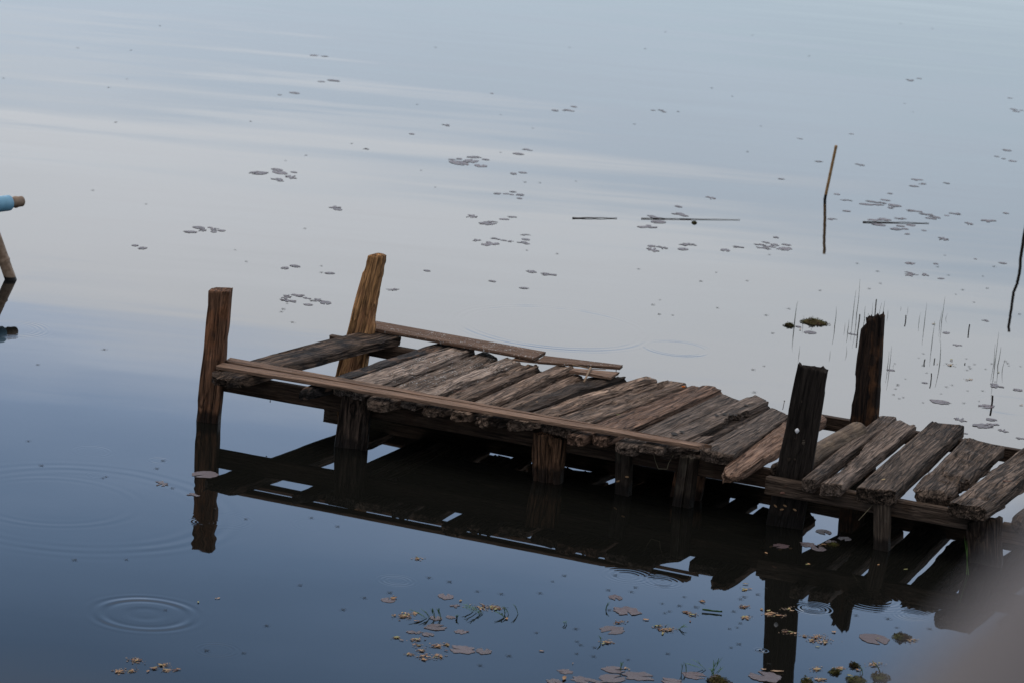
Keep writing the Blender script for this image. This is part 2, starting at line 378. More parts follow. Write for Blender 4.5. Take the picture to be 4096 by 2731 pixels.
def plank(zf, NL, NR, FR, FL, mat, z=.297, z2=.281, th=.051, spread=0.0, name='plank', parent='J', **kw):
    z2 = z if z2 is None else z2
    a, b_, c_, d_ = P(*zf(*NL), z), P(*zf(*NR), z), P(*zf(*FR), z2), P(*zf(*FL), z2)
    if spread:
        PN[0] += 1; dz = (.005, -.006, .002, -.003, .006, -.005)[PN[0] % 6]; a, b_, c_, d_ = [q + DZ * dz for q in (a, b_, c_, d_)]
        a, b_ = a.lerp(b_, .07), b_.lerp(a, .09); d_, c_ = d_.lerp(c_, .05), c_.lerp(d_, .07); ex_ = ((c_ + d_) - (a + b_)).normalized() * .03; c_ += ex_; d_ += ex_
        sh = (b_ - d_).normalized() * (0, .02, -.012, .012, -.02)[PN[0] % 5]; a += sh; b_ += sh
    x_ = ((c_ + d_) - (a + b_)).normalized(); y_ = Vector((x_.y, -x_.x, 0)).normalized() * spread; t_ = DZ * th
    return loft(name, (a, b_, b_ - t_ - y_ * .2, a - t_ + y_ * .2), (d_, c_, c_ - t_ + y_, d_ - t_ - y_), M[mat], parent=J if parent == 'J' else parent, **kw)
def post(BL, BR, TL, TR, depth, mat, under=.3, name='post', **kw):
    a, b_ = P(*BL), P(*BR); tl, tr = VP(*TL, a, b_), VP(*TR, a, b_)
    nrm_ = Vector(((b_ - a).y, -(b_ - a).x, 0)).normalized()
    if nrm_.y < 0: nrm_ = -nrm_
    hgt = (tl.z + tr.z) / 2
    a2 = a - (tl - a) * under / hgt; b2 = b_ - (tr - b_) * under / hgt
    dv = nrm_ * depth
    # length axis runs up the post; the quad's "top" side faces the viewer
    return loft(name, (b2, a2, a2 + dv, b2 + dv), (tr, tl, tl + dv, tr + dv), M[mat], parent=J, **kw)
A0, A1, F0, F1, I0 = P(779, 1684), P(872, 1694), P(3063, 2097), P(3208, 2118), P(3870, 2250)
fd = (F0 - A1).normalized(); nb = Vector((-fd.y, fd.x, 0)); nb = nb if nb.y > 0 else -nb
def along(p0, p1, pa, pb, zb0, zt0, zb1, zt1, thick, mat, name='stringer', **kw):
    """beam on a vertical plane through ground points pa, pb between image columns p0, p1"""
    dv = nb * thick
    q0, q1 = VP(*p0, pa, pb), VP(*p1, pa, pb)
    def s_(q, z): return Vector((q.x, q.y, z))
    return loft(name, (s_(q0, zt0) + dv, s_(q0, zt0), s_(q0, zb0), s_(q0, zb0) + dv), (s_(q1, zt1) + dv, s_(q1, zt1), s_(q1, zb1), s_(q1, zb1) + dv), M[mat], parent=J, **kw)

J = empty('wooden_jetty', (0, 14.6, 0))
tag(J, 'old ramshackle jetty of rough grey timbers standing on posts over the water', 'jetty')
smooth_ = dict(amp=.0015, groove=.0012, rag=(.003, .003), e=.16, n=60, m=32)
o_ = .06
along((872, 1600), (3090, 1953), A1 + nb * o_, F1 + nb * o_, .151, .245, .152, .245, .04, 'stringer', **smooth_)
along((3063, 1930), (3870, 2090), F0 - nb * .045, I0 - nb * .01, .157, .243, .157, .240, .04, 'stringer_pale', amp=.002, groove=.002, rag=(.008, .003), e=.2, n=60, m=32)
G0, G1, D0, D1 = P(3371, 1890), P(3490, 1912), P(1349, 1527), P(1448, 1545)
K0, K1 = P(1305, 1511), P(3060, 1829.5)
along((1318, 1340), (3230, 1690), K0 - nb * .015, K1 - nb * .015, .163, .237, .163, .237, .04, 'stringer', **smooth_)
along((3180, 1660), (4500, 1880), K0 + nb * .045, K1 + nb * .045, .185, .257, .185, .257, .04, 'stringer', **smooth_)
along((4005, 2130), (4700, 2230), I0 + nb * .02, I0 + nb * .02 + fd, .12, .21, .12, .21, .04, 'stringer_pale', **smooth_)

for q_, zz in ((.22, .232), (.42, .230), (.62, .228), (.80, .226)):      # unseen boards added to block sky light through the plank gaps
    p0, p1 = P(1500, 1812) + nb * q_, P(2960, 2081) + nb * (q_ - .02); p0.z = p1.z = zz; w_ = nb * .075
    loft('gap_blocker', (p0 + w_, p0 - w_, p0 - w_ - DZ * .025, p0 + w_ - DZ * .025), (p1 + w_, p1 - w_, p1 - w_ - DZ * .025, p1 + w_ - DZ * .025), M['dark'], parent=J, n=40, m=24, e=.2, amp=.004, groove=.002)
# front posts
post((779, 1684), (872, 1694.5), (831, 1166), (918, 1168), .10, 'post_brown', e=.2, amp=.002, groove=.006, rag=(0, .006), crack=((.1, .35, 1.01, .16, .035),), gfreq=26)
post((1335, 1785), (1466, 1803), (1364, 1584), (1485, 1588), .09, 'post_grey', e=.25, groove=.012, amp=.004, gfreq=24, crack=((.1, 0, 1.0, .1, .02), (-.5, 0, 1.0, .1, .02)))
post((2130, 1922), (2240, 1939), (2125, 1735), (2253, 1758), .09, 'post_rot', e=.5, groove=.014, amp=.012, gfreq=22, crack=((-.35, .2, 1.0, .16, .04),))
post((2456, 1973), (2511, 1985), (2461, 1800), (2519, 1805), .05, 'post_dirty', e=.15, groove=.002, amp=.001, gfreq=20)
post((2688, 2021), (2725, 2028), (2717, 1825), (2753, 1827), .05, 'post_dirty', e=.15, groove=.002, amp=.001)
post((2728, 2026), (2752, 2033), (2753, 1827), (2776, 1834), .05, 'post_dirty', e=.15, groove=.002, amp=.001)
post((2680, 1984), (2801, 2005), (2700, 1880), (2820, 1897), .04, 'post_brown', e=.2, groove=.004)
post((3063, 2097), (3208, 2118), (3187, 1464), (3310, 1490), .05, 'post_black', e=.14, groove=.0012, amp=.0015, rag=(0, .022), n=110, m=48, crack=((-.05, .45, 1.0, .05, .012),), notch=((.9, 1.01, -1, .06), (.62, .80, 1, .03)), label='wide blackened plank post with a ragged top')
post((3491, 2194), (3551, 2206), (3492, 2010), (3555, 2016), .05, 'post_dirty', e=.18, groove=.003, amp=.001)
post((3870, 2250), (4005, 2271), (3859, 2088), (4007, 2080), .08, 'post_grey', e=.25, groove=.014, amp=.004, gfreq=24)
# back posts
post((1330, 1523), (1446, 1545), (1466, 1019), (1539, 1022), .06, 'post_gold', e=.24, groove=.008, amp=.006, rag=(0, .008), rend=(0, .008), n=120, notch=((.90, 1.02, 1, .16), (.62, 1.6, -1, .20)), label='tall golden brown rotten post leaning back')
post((3371, 1890), (3490, 1912), (3443, 1280), (3528, 1268), .07, 'post_char', e=.3, groove=.004, amp=.004, rag=(0, .03), n=110, notch=((.53, .60, 1, .05), (.60, .74, 1, .13), (.96, 1.01, 1, .5)), label='tall charred post with scorched brown edges')

# deck timbers, left to right
plank(Z1, (300, 1270), (600, 1335), (2125, 930), (1800, 866), 'beam', z=.300, z2=.286, th=.052, rag=(.03, .01), rend=(.08, 0), n=130, groove=.008, amp=.004, e=.2, bow=(0, .008), name='cross_beam', label='long charred cross beam at the end of the deck')
plank(Z2, (175, 950), (490, 925), (1690, 530), (1520, 505), 'char', spread=.010, rend=(.12, 0), n=110, groove=.006, amp=.006, bow=(.0, .006))
plank(Z2, (520, 915), (860, 985), (1870, 590), (1640, 545), 'grey_drop', spread=.010, n=110, groove=.004, amp=.003, crack=((.45, .2, 1, .1, .02),), e=.25, z=.300)
plank(Z2, (800, 1030), (1150, 1085), (2110, 665), (1935, 590), 'dark_drop', z=.285, z2=.268, spread=.010, rend=(.10, .04), n=110, groove=.005, amp=.006)
plank(Z2, (1155, 1050), (1345, 1085), (2290, 718), (2140, 665), 'grey_drop', spread=.010, n=110, groove=.009, amp=.006, rag=(.02, .02), crack=((0, 0, .25, .2, .03),))
plank(Z2, (1345, 1100), (1620, 1140), (2475, 728), (2300, 712), 'grey', spread=.010, n=110, groove=.012, amp=.004, gfreq=44, rend=(.06, 0), crack=((0, 0, .2, .15, .03),))
plank(Z3, (240, 690), (462, 715), (1388, 290), (1225, 258), 'grey', spread=.010, n=110, groove=.009, rag=(.03, .01), crack=((.3, .3, 1, .1, .018),), z=.302, z2=.288)
plank(Z3, (470, 733), (595, 750), (1485, 372), (1392, 328), 'grey', spread=.010, n=110, groove=.010, rag=(.03, .01), amp=.006)
plank(Z3, (600, 740), (733, 765), (1880, 365), (1500, 380), 'dark', spread=.010, n=120, groove=.012, rag=(.03, .03), amp=.010, z=.292, z2=.276)
plank(Z3, (735, 768), (1065, 785), (2185, 385), (2075, 348), 'grey', spread=.010, n=130, groove=.011, amp=.011, bow=(.0, .006), rend=(0, .05), z=.297, z2=.288, twist=.2, crack=((.3, .45, .8, .2, .02),), label='twisted knotty plank')
plank(Z3, (1075, 795), (1400, 880), (2466, 457), (2200, 412), 'grey', spread=.010, n=120, groove=.012, amp=.006, rag=(.015, .045), gfreq=42, crack=((.2, .6, 1.01, .12, .02), (-.4, .75, 1.01, .1, .02), (0, 0, .1, .2, .03)))
plank(Z3, (1345, 885), (1520, 925), (2560, 462), (2486, 440), 'red', spread=.010, n=110, groove=.007, amp=.005, rag=(.015, .02))
plank(Z3, (1527, 915), (1738, 958), (2776, 490), (2562, 462), 'red', spread=.010, n=110, groove=.006, amp=.005, rag=(.012, .03), rend=(.04, 0))
plank(Z4, (110, 845), (400, 900), (1330, 462), (1120, 385), 'slate', spread=.010, n=120, groove=.003, amp=.005, rend=(.05, .05), e=.3, z=.300)
plank(Z4, (375, 890), (600, 930), (1590, 480), (1450, 405), 'slate', n=130, groove=.001, amp=.0015, th=.034, rag=(.015, .035), e=.14, z=.302, z2=.283, notch=((.56, .72, 1, .5), (.72, .80, 1, .2), (.0, .12, 1, .3), (.93, 1.01, -1, .25)), label='thin sawn board with a broken edge and nail holes')
plank(Z4, (565, 965), (905, 940), (1610, 528), (1430, 500), 'dark', n=110, z=.266, z2=.255, th=.03, groove=.012, amp=.006, rag=(.02, .03), name='rotten_board')
plank(Z4, (640, 925), (870, 905), (1075, 800), (900, 812), 'slate', n=50, groove=.002, amp=.002, th=.02, e=.2, z=.285, z2=.283, name='board_fragment', rag=(.01, .02))
plank(Z4, (925, 925), (1245, 985), (1785, 602), (1640, 518), 'slate', n=120, groove=.004, amp=.005, th=.058, rend=(.03, .04), e=.28, z=.306, z2=.288, crack=((-.2, .5, .65, .2, .015), (.3, 0, .25, .1, .02)), label='smooth dark grey plank with a blackened end')
plank(Z4, (1110, 1130), (1300, 1165), (2130, 640), (1990, 480), 'red_pale', n=120, groove=.011, amp=.009, th=.05, rend=(.22, 0), rag=(.02, .02), z=.29, z2=.285, label='pointed reddish driftwood slab')
# tan log behind the wide black post
a = P(*Z5(250, 843), .265); b_ = P(*Z5(800, 530), .285); ax = (b_ - a).normalized(); sv = Vector((ax.y, -ax.x, 0)); rr = .056
def q4(c, r_): return (c - sv * r_ + DZ * r_, c + sv * r_ + DZ * r_, c + sv * r_ - DZ * r_, c - sv * r_ - DZ * r_)
loft('log', q4(a, rr), q4(b_, rr), M['log'], parent=J, e=1.0, amp=.004, groove=.0, rag=(.01, .01), rend=(0, .03), n=70, label='smooth round tan log')
a = P(*Z4(1635, 1120), .26); b_ = P(*Z4(1960, 990), .26)
loft('log', q4(a, .026), q4(b_, .03), M['dark'], parent=J, e=.9, amp=.004, groove=.003, rag=(.01, .01), rend=(.02, 0), n=40)
plank(Z5, (270, 965), (392, 985), (1150, 395), (995, 375), 'slate', n=120, groove=.003, amp=.003, th=.062, e=.16, z=.29, z2=.30, rag=(.006, .03), notch=((.12, .62, 1, .22),))
plank(Z5, (440, 1012), (640, 1022), (1322, 472), (1140, 398), 'slate', n=120, groove=.006, amp=.004, th=.062, e=.18, z=.29, z2=.30, rag=(.006, .045), notch=((.03, .55, -1, .45),), crack=((-.3, .6, 1, .15, .02),))
plank(Z5, (780, 1045), (1145, 1085), (1790, 470), (1478, 425), 'grey_dark', n=120, groove=.005, amp=.004, th=.072, e=.2, z=.29, z2=.30, rag=(.015, .015), crack=((0, 0, .22, .1, .03), (-.15, .35, .7, .08, .015), (-.25, .9, 1.01, .2, .045)), label='thick squared plank split at its near end')
plank(Z5, (1310, 1075), (1655, 1130), (2175, 640), (1800, 555), 'grey_dark', n=130, groove=.013, amp=.009, th=.07, e=.35, z=.29, z2=.30, rend=(.07, .05), rag=(.01, .02), crack=((.2, .15, .6, .18, .035), (.3, .85, .95, .3, .02)), notch=((.14, .32, 1, .25),), label='gnarled plank with a blackened bulging near end')
plank(Z5, (1655, 1185), (2000, 1250), (2720, 690), (2400, 628), 'grey_dark', n=130, groove=.014, amp=.004, th=.07, e=.25, z=.30, z2=.30, rag=(.02, .02), gfreq=46, label='deeply furrowed plank at the right edge')
plank(Z5, (2200, 1330), (2520, 1400), (3250, 830), (2930, 760), 'dark', n=90, groove=.005, amp=.008, th=.07, e=.7, z=.28, z2=.29, rend=(.1, .05))
def blot(c, ax_, ay_, rx, ry, mat, name, lab=None):
    vs = [c]; k = 16; nz_ = ax_.cross(ay_).normalized()
    for j in range(k):
        a_ = 2 * math.pi * j / k; f_ = 1 + .3 * noise.noise((math.cos(a_) * 2 + c.x * 30, math.sin(a_) * 2, c.y * 20)); vs.append(c + ax_ * rx * f_ * math.cos(a_) + ay_ * ry * f_ * math.sin(a_))
    o = mesh_obj(name, vs, [(0, 1 + j, 1 + (j + 1) % k) for j in range(k)], mat, parent=J)
hole_m = D.materials.new('hole_dark'); hole_m.use_nodes = True; hole_m.node_tree.nodes['Principled BSDF'].inputs['Base Color'].default_value = (.012, .010, .009, 1); hole_m.node_tree.nodes['Principled BSDF'].inputs['Roughness'].default_value = .9
for (x, y, w_, zz) in ((1375, 514, 20, .289), (770, 762, 22, .3025), (700, 782, 34, .3030), (1095, 606, 22, .2955), (1170, 594, 20, .2945), (1225, 597, 18, .2935), (1275, 606, 18, .2925)):
    c = P(*Z4(x, y), zz + .0015); blot(c, Vector((1, 0, 0)), Vector((0, 1, 0)), w_ / 2.351 / 830, w_ / 2.351 / 830 * 1.6, hole_m, 'nail_hole')
fn_ = Vector(((F1 - F0).y, -(F1 - F0).x, 0)).normalized(); fn_ = fn_ if fn_.y < 0 else -fn_
for (x, y, w_, h_) in ((1915, 860, 26, 60), (1776, 1022, 34, 46), (1898, 476, 12, 34), (1835, 1020, 20, 30)):
    blot(VP(*Z4(x, y), F0, F1) + fn_ * .0035, (F1 - F0).normalized(), DZ, w_ / 2.351 / 1660, h_ / 2.351 / 1660, M['post_dirty'], 'scar')
# nails standing proud
def rod(p0, p1, r0, r1=None, k=6, seg=1):
    r1 = r0 if r1 is None else r1; p0, p1 = Vector(p0), Vector(p1); ax_ = (p1 - p0).normalized()
    s_ = ax_.orthogonal().normalized(); t_ = ax_.cross(s_); vs = []; fs = []
    for i in range(seg + 1):
        c = p0.lerp(p1, i / seg); r_ = r0 + (r1 - r0) * i / seg
        for j in range(k): a_ = 2 * math.pi * j / k; vs.append(c + (s_ * math.cos(a_) + t_ * math.sin(a_)) * r_)
    for i in range(seg):
        for j in range(k): fs.append((i * k + j, i * k + (j + 1) % k, (i + 1) * k + (j + 1) % k, (i + 1) * k + j))
    fs.append(tuple(range(k))[::-1]); fs.append(tuple(range(seg * k, seg * k + k))); return vs, fs
def join(parts):
    vs, fs = [], []
    for v, f in parts:
        o2 = len(vs); vs += list(v); fs += [tuple(i + o2 for i in q) for q in f]
    return vs, fs
def nail(p0, p1):
    p0, p1 = Vector(p0), Vector(p1); d_ = (p1 - p0).normalized()
    vs, fs = join([rod(p0, p1, .0016), rod(p1 - d_ * .001, p1 + d_ * .002, .004)]); mesh_obj('nail', vs, fs, M['steel'], parent=J)
nb0 = P(*Z4(1722, 522), .284); nail(nb0 - DZ * .02, nb0 + Vector((.004, 0, .026)))
nb1 = VP(*Z1(897, 1515), A1 + nb * .07, F1 + nb * .07); nail(nb1 + DZ * .02, nb1 - Vector((0, 0, .014)))
nb2 = P(*Z3(1800, 285), .29); nail(nb2, nb2 - Vector((0, 0, .02)))

# ------------------------------------------------------------------ loose boards and bits lying on the deck
def top_board(zf, pts, z, th, mat, name, label, cat, z2=None, group=None, **kw):
    (l0, l1, r1, r0) = pts      # left front, left back, right back, right front
    z2 = z if z2 is None else z2
    a, b_, c_, d_ = P(*l1, z), P(*l0, z), P(*r0, z2), P(*r1, z2)
    o = loft(name, (a, b_, b_ - DZ * th, a - DZ * th), (d_, c_, c_ - DZ * th, d_ - DZ * th), M[mat], **kw)
    return tag(o, label, cat, group)
kw = dict(amp=.0008, groove=.0006, rag=(.002, .004), e=.12, n=90, m=32)
top_board(None, (Z1(385, 1203), Z1(458, 1172), Z4(985, 880), Z4(935, 903)), .317, .018, 'board', 'long_board', 'long narrow brown board along the front edge of the deck, nearest the viewer', 'board', z2=.334, group='loose boards on the deck', **kw)
top_board(None, (Z1(470, 1158), Z1(522, 1124), Z4(1052, 892), Z4(1000, 880)), .313, .018, 'board', 'long_board', 'second long brown board tucked just behind the front edge board', 'board', z2=.324, group='loose boards on the deck', **kw)
top_board(None, (Z2(820, 366), Z2(935, 310), Z3(1135, 130), Z3(1030, 190)), .306, .018, 'board_drop', 'long_board', 'wide brown board along the back edge starting at the golden post', 'board', z2=.314, group='loose boards on the deck', **kw)
kw['groove'] = .003; kw['rag'] = (.01, .01)
top_board(None, (Z3(820, 200), Z3(870, 172), Z3(1120, 205), Z3(1050, 222)), .292, .012, 'board', 'board_scrap', 'small brown board scrap poking out under the wide back board', 'board', group='loose boards on the deck', **kw)
top_board(None, (Z3(1050, 222), Z3(1120, 165), Z3(1862, 255), Z3(1835, 278)), .303, .014, 'board_drop', 'split_board', 'split brown board with a rotten golden front edge on the back edge', 'board', group='loose boards on the deck', crack=((.6, .2, .9, .2, .01),), **kw)
top_board(None, (Z3(1360, 305), Z3(1410, 284), Z3(1822, 320), Z3(1745, 368)), .303, .016, 'board', 'board_scrap', 'short brown board piece lying in front of the split back board', 'board', group='loose boards on the deck', **kw)
vs, fs = rod(P(*Z3(1558, 280), .312), P(*Z3(1495, 415), .296), .006, .005, 6, 6)
tag(mesh_obj('stick', vs, fs, M['stick'], smooth=True), 'short tan stick lying across the short board piece', 'stick')
vs, fs = join([rod(P(*Z3(1390, 252), .306), P(*Z3(1560, 292), .305), .004, .003, 5, 4), rod(P(*Z3(1560, 292), .305), P(*Z3(1700, 298), .305), .003, .002, 5, 4)])
tag(mesh_obj('splinter', vs, fs, M['stick']), 'long thin splinter torn off the split board at the back edge', 'splinter')

# ------------------------------------------------------------------ small flat things: leaves, pads, insects, grass
def leaf_mesh(seed, ln=1.0, wd=.42, curl=.12):
    rnd = random.Random(seed); k = 9; vs = []; fs = []
    for i in range(k):
        u = i / (k - 1); w = wd * math.sin(math.pi * min(1, u * .93 + .04)) ** .75 * (.5 + .12 * rnd.random())
        z0 = ln * curl * (u - .5) ** 2
        for s_ in (-1, 0, 1): vs.append((ln * (u - .5), s_ * w, z0 + ln * (.05 + curl * .5) * abs(s_) * rnd.uniform(.6, 1.2)))
    for i in range(k - 1):
        for j in range(2): fs.append((i * 3 + j, i * 3 + j + 1, i * 3 + j + 4, i * 3 + j + 3))
    return vs, fs
def solid(vs, fs, t_):
    n = len(vs); vs2 = list(vs) + [(v[0], v[1], v[2] - t_) for v in vs]
    from collections import Counter
    ed = Counter()
    for f in fs:
        for i in range(len(f)): ed[frozenset((f[i], f[(i + 1) % len(f)]))] += 1
    f2 = list(fs) + [tuple(i + n for i in f[::-1]) for f in fs]
    for f in fs:
        for i in range(len(f)):
            a, b_ = f[i], f[(i + 1) % len(f)]
            if ed[frozenset((a, b_))] == 1: f2.append((b_, a, a + n, b_ + n))
    return vs2, f2
def mk(name, vs, fs, mat):
    me = D.meshes.new(name); me.from_pydata([tuple(v) for v in vs], [], fs); me.materials.append(mat)
    me.polygons.foreach_set('use_smooth', [True] * len(me.polygons)); me.update(); return me
LEAF = {k: [mk('leaf', *solid(*leaf_mesh(i * 7 + len(k), 1, .30 + .08 * i, .06), .012), M[k]) for i in range(3)] for k in ('leaf_y', 'leaf_o', 'leaf_p', 'leaf_b', 'leaf_g')}
def pad_mesh(seed, ragged=.03):
    rnd = random.Random(seed); k = 44; vs = [(0, 0, 0)]; nz = rnd.uniform(.12, .30)
    for rg_ in (.35, .7, .93, 1.0):
        for i in range(k):
            a_ = nz + (2 * math.pi - 2 * nz) * i / (k - 1)
            rr_ = rg_ * (1 + ragged * rg_ * (noise.noise((math.cos(a_) * 2.2, math.sin(a_) * 2.2, seed * 3.1)) * 2 + .6 * noise.noise((math.cos(a_) * 9, math.sin(a_) * 9, seed * 1.7))))
            z_ = .0 + (.03 * max(0, noise.noise((math.cos(a_) * 1.5 + seed, math.sin(a_) * 1.5, 4))) + .004) * (rg_ > .95) + .01 * noise.noise((a_ * 2, rg_ * 5, seed))
            vs.append((rr_ * math.cos(a_), rr_ * math.sin(a_), z_))
    fs = [(0, 1 + i, 2 + i) for i in range(k - 1)]
    for r_ in range(3):
        for i in range(k - 1): fs.append((1 + r_ * k + i, 1 + (r_ + 1) * k + i, 2 + (r_ + 1) * k + i, 2 + r_ * k + i))
    return solid(vs, fs, .006)
PADS = [mk('lily_pad', *pad_mesh(i, (.06, .09, .13, .25, .38, .5)[i]), M['pad']) for i in range(6)]
def bug_mesh(seed):
    rnd = random.Random(seed); ps = []
    vs, fs = [], []
    for i in range(7):
        u = i / 6; r_ = .075 * math.sin(math.pi * (u * .9 + .05)) ** .7
        for j in range(6): a_ = 2 * math.pi * j / 6; vs.append((u - .5, r_ * math.cos(a_) * 1.3, .10 + r_ * math.sin(a_)))
    for i in range(6):
        for j in range(6): fs.append((i * 6 + j, i * 6 + (j + 1) % 6, (i + 1) * 6 + (j + 1) % 6, (i + 1) * 6 + j))
    fs += [tuple(range(6))[::-1], tuple(range(36, 42))]
    ps.append((vs, fs))
    for sy in (-1, 1):
        for x0, x1, ln in ((.0, .85, 1.05), (-.1, -.95, .95), (.35, .6, .3)):
            kn = Vector((x0 + (x1 - x0) * .45, sy * ln * .6, .22)); ps.append(rod((x0, sy * .05, .1), kn, .03, .025, 4)); ps.append(rod(kn, (x1, sy * ln, .0), .025, .018, 4))
    return join(ps)
BUG = mk('water_strider', *bug_mesh(1), M['bug'])

ITEMS = []   # scattered things awaiting a label: (object, src px, kind)
def place(mesh, name, sx, sy, size, rot, z=.004, item=None, cat=None, tilt=0.0, sy_=1.0):
    o = D.objects.new(name, mesh); p_ = P(sx, sy, z); o.location = p_; o.scale = (size, size * sy_, size)
    o.rotation_euler = (tilt, 0, rot); link(o); o['category'] = cat
    ITEMS.append((o, (sx / 1.7415, sy / 1.7415), item)); return o
rnd = random.Random(4)
def dist(sx, sy): return (P(sx, sy) - CAM).length
pads = []
def add(zf, lst, s=2.351):
    for (x, y, w) in lst: q = zf(x, y); pads.append((q[0], q[1], w / s))
add(Z(1700, 500), [(460,303,140),(570,325,80),(250,325,70),(320,318,70),(430,340,170),(320,358,240),(525,384,145),(878,272,115),(960,233,90),(832,457,95),(918,448,80),(830,628,70),(680,645,85),(765,648,70),(815,655,60),(895,657,90),(888,690,75),(450,860,130),(585,925,160),(620,910,95),(820,865,90),(745,887,105),(940,1032,80),(948,1077,90),(490,1083,90),(660,1068,85),(620,1118,190),(740,1085,70),(800,1093,60),(930,1107,110),(1000,1378,110),(1155,1403,130),(635,1468,80),(935,1533,95),(20,1370,80)])
add(Z(2500, 500), [(1648,130,55),(2130,85,55),(1818,343,80),(2215,375,95),(1470,508,70),(810,685,115),(505,767,90),(520,840,150),(285,872,170),(570,887,90),(315,911,165),(220,958,175),(1993,652,75),(2080,708,90),(2085,810,85),(1940,885,85),(1420,1057,70),(1270,1125,90),(1330,1105,80),(1410,1128,100),(1370,1145,100),(1520,1127,95),(1305,1157,115),(1500,1165,170),(585,1122,130),(545,1167,125),(250,1138,90),(355,1152,105),(255,1173,150),(942,1177,120),(1060,1146,95)])
add(Z(3096, 600), [(1340,280,100),(1405,320,75),(1312,340,90),(1625,312,60),(1090,410,65),(1050,473,100),(905,483,95),(870,512,140),(980,515,100),(1000,495,100),(1135,523,140),(1095,543,90),(1310,573,130),(1430,605,110),(1510,630,130),(1480,645,110),(1625,617,60),(1710,600,100),(2182,595,65),(2010,665,140),(1838,692,100),(940,660,120),(1045,655,130),(1190,645,90),(985,703,140),(1290,708,110),(1150,742,120),(1235,742,75),(1190,715,90),(1412,758,60),(1253,790,75),(1600,836,120),(1278,1065,110),(1522,1070,60),(1895,1025,45),(2150,1063,85),(1270,1153,70),(1280,1172,120),(1418,1173,100),(1573,1208,75),(2195,3,95),(2097,62,55),(2160,82,55),(2245,105,90)])
add(Z(3096, 1000), [(340,775,140),(230,720,70),(735,790,80),(1620,778,95),(1720,892,75),(1990,662,65),(1100,1125,80),(1420,1245,60),(1565,1425,190),(2085,1273,140),(1995,1465,170),(2290,1310,90)])
add(Z5, [(1745,415,115),(2045,415,105),(1960,472,180),(2050,460,110),(2150,518,90),(1805,545,45),(2310,590,70),(1470,910,70)])
add(Z(0, 700), [(1788,535,125),(1870,495,130),(1910,517,110),(1975,495,60),(2010,510,100),(2080,523,90),(2010,533,90),(1270,662,80),(1340,687,110)])
add(Z1, [(1033,287,110),(1130,268,115),(1455,335,105),(1057,557,130),(1160,545,110),(1240,572,75),(1340,590,110),(1415,612,150),(1060,593,140),(1255,632,90),(2055,489,100)])
add(Z(0, 0, 1.68), [(2110,373,60),(2180,379,50),(2160,549,50),(2240,541,90),(1980,626,85),(1880,638,35),(1735,1162,140),(1880,1160,140),(1860,1140,90),(1950,1190,100),(1975,1158,60),(1870,1207,95),(2255,1393,80),(2270,1407,85)], 1.68)
add(Z(1300, 0, 1.68), [(818,841,60),(583,901,52),(275,1001,38),(1123,629,35),(1543,743,58),(1634,742,72),(1673,718,58),(2205,742,40),(2258,741,40),(2278,753,35)], 1.68)
add(Z(2696, 0, 1.68), [(1590,540,75),(1648,528,38),(2258,660,38),(2285,736,60),(2300,750,55),(2335,742,30),(2240,1010,72)], 1.68)
add(Z(1400, 2200, 2.613), [(400,518,170),(1003,478,195),(1093,577,95),(900,800,230),(1052,697,110),(640,850,100),(815,877,130),(705,857,100),(1160,847,140),(1170,1035,260),(1400,1050,190),(900,705,150)], 2.613)
add(Z(2100, 2200, 2.613), [(945,490,170),(1070,632,275),(910,830,290),(420,1265,155),(930,1245,230),(1190,1310,320),(910,1335,290),(600,1350,220),(310,1370,170),(770,1375,150),(1770,1305,240),(1990,1320,140),(1530,1365,220)], 2.613)
add(Z(2700, 2100, 2.352), [(1875,1065,310),(850,1420,300),(1400,60,170),(1595,125,140),(1250,180,150),(1350,218,170),(995,193,160),(1470,155,120)], 2.352)
add(Z(0, 1700, 1.521), [(1250,298,175),(990,353,85),(1175,420,70)], 1.521)
for (x, y, w) in pads:
    d_ = dist(x, y); r_ = w / 2 * d_ / F_PX
    v = rnd.choice((0, 1, 2, 2, 3)) if w > 60 else rnd.choice((2, 3, 4, 5))
    if y < 1350: v = rnd.choice((1, 2, 3, 4, 5))
    place(PADS[v], 'lily_pad', x, y, r_, rnd.uniform(0, 6.28), .0009 + rnd.random() * .0012, 'pad', 'lily pad', sy_=rnd.uniform(.62, .85) if y < 1350 else rnd.uniform(.8, 1.0))

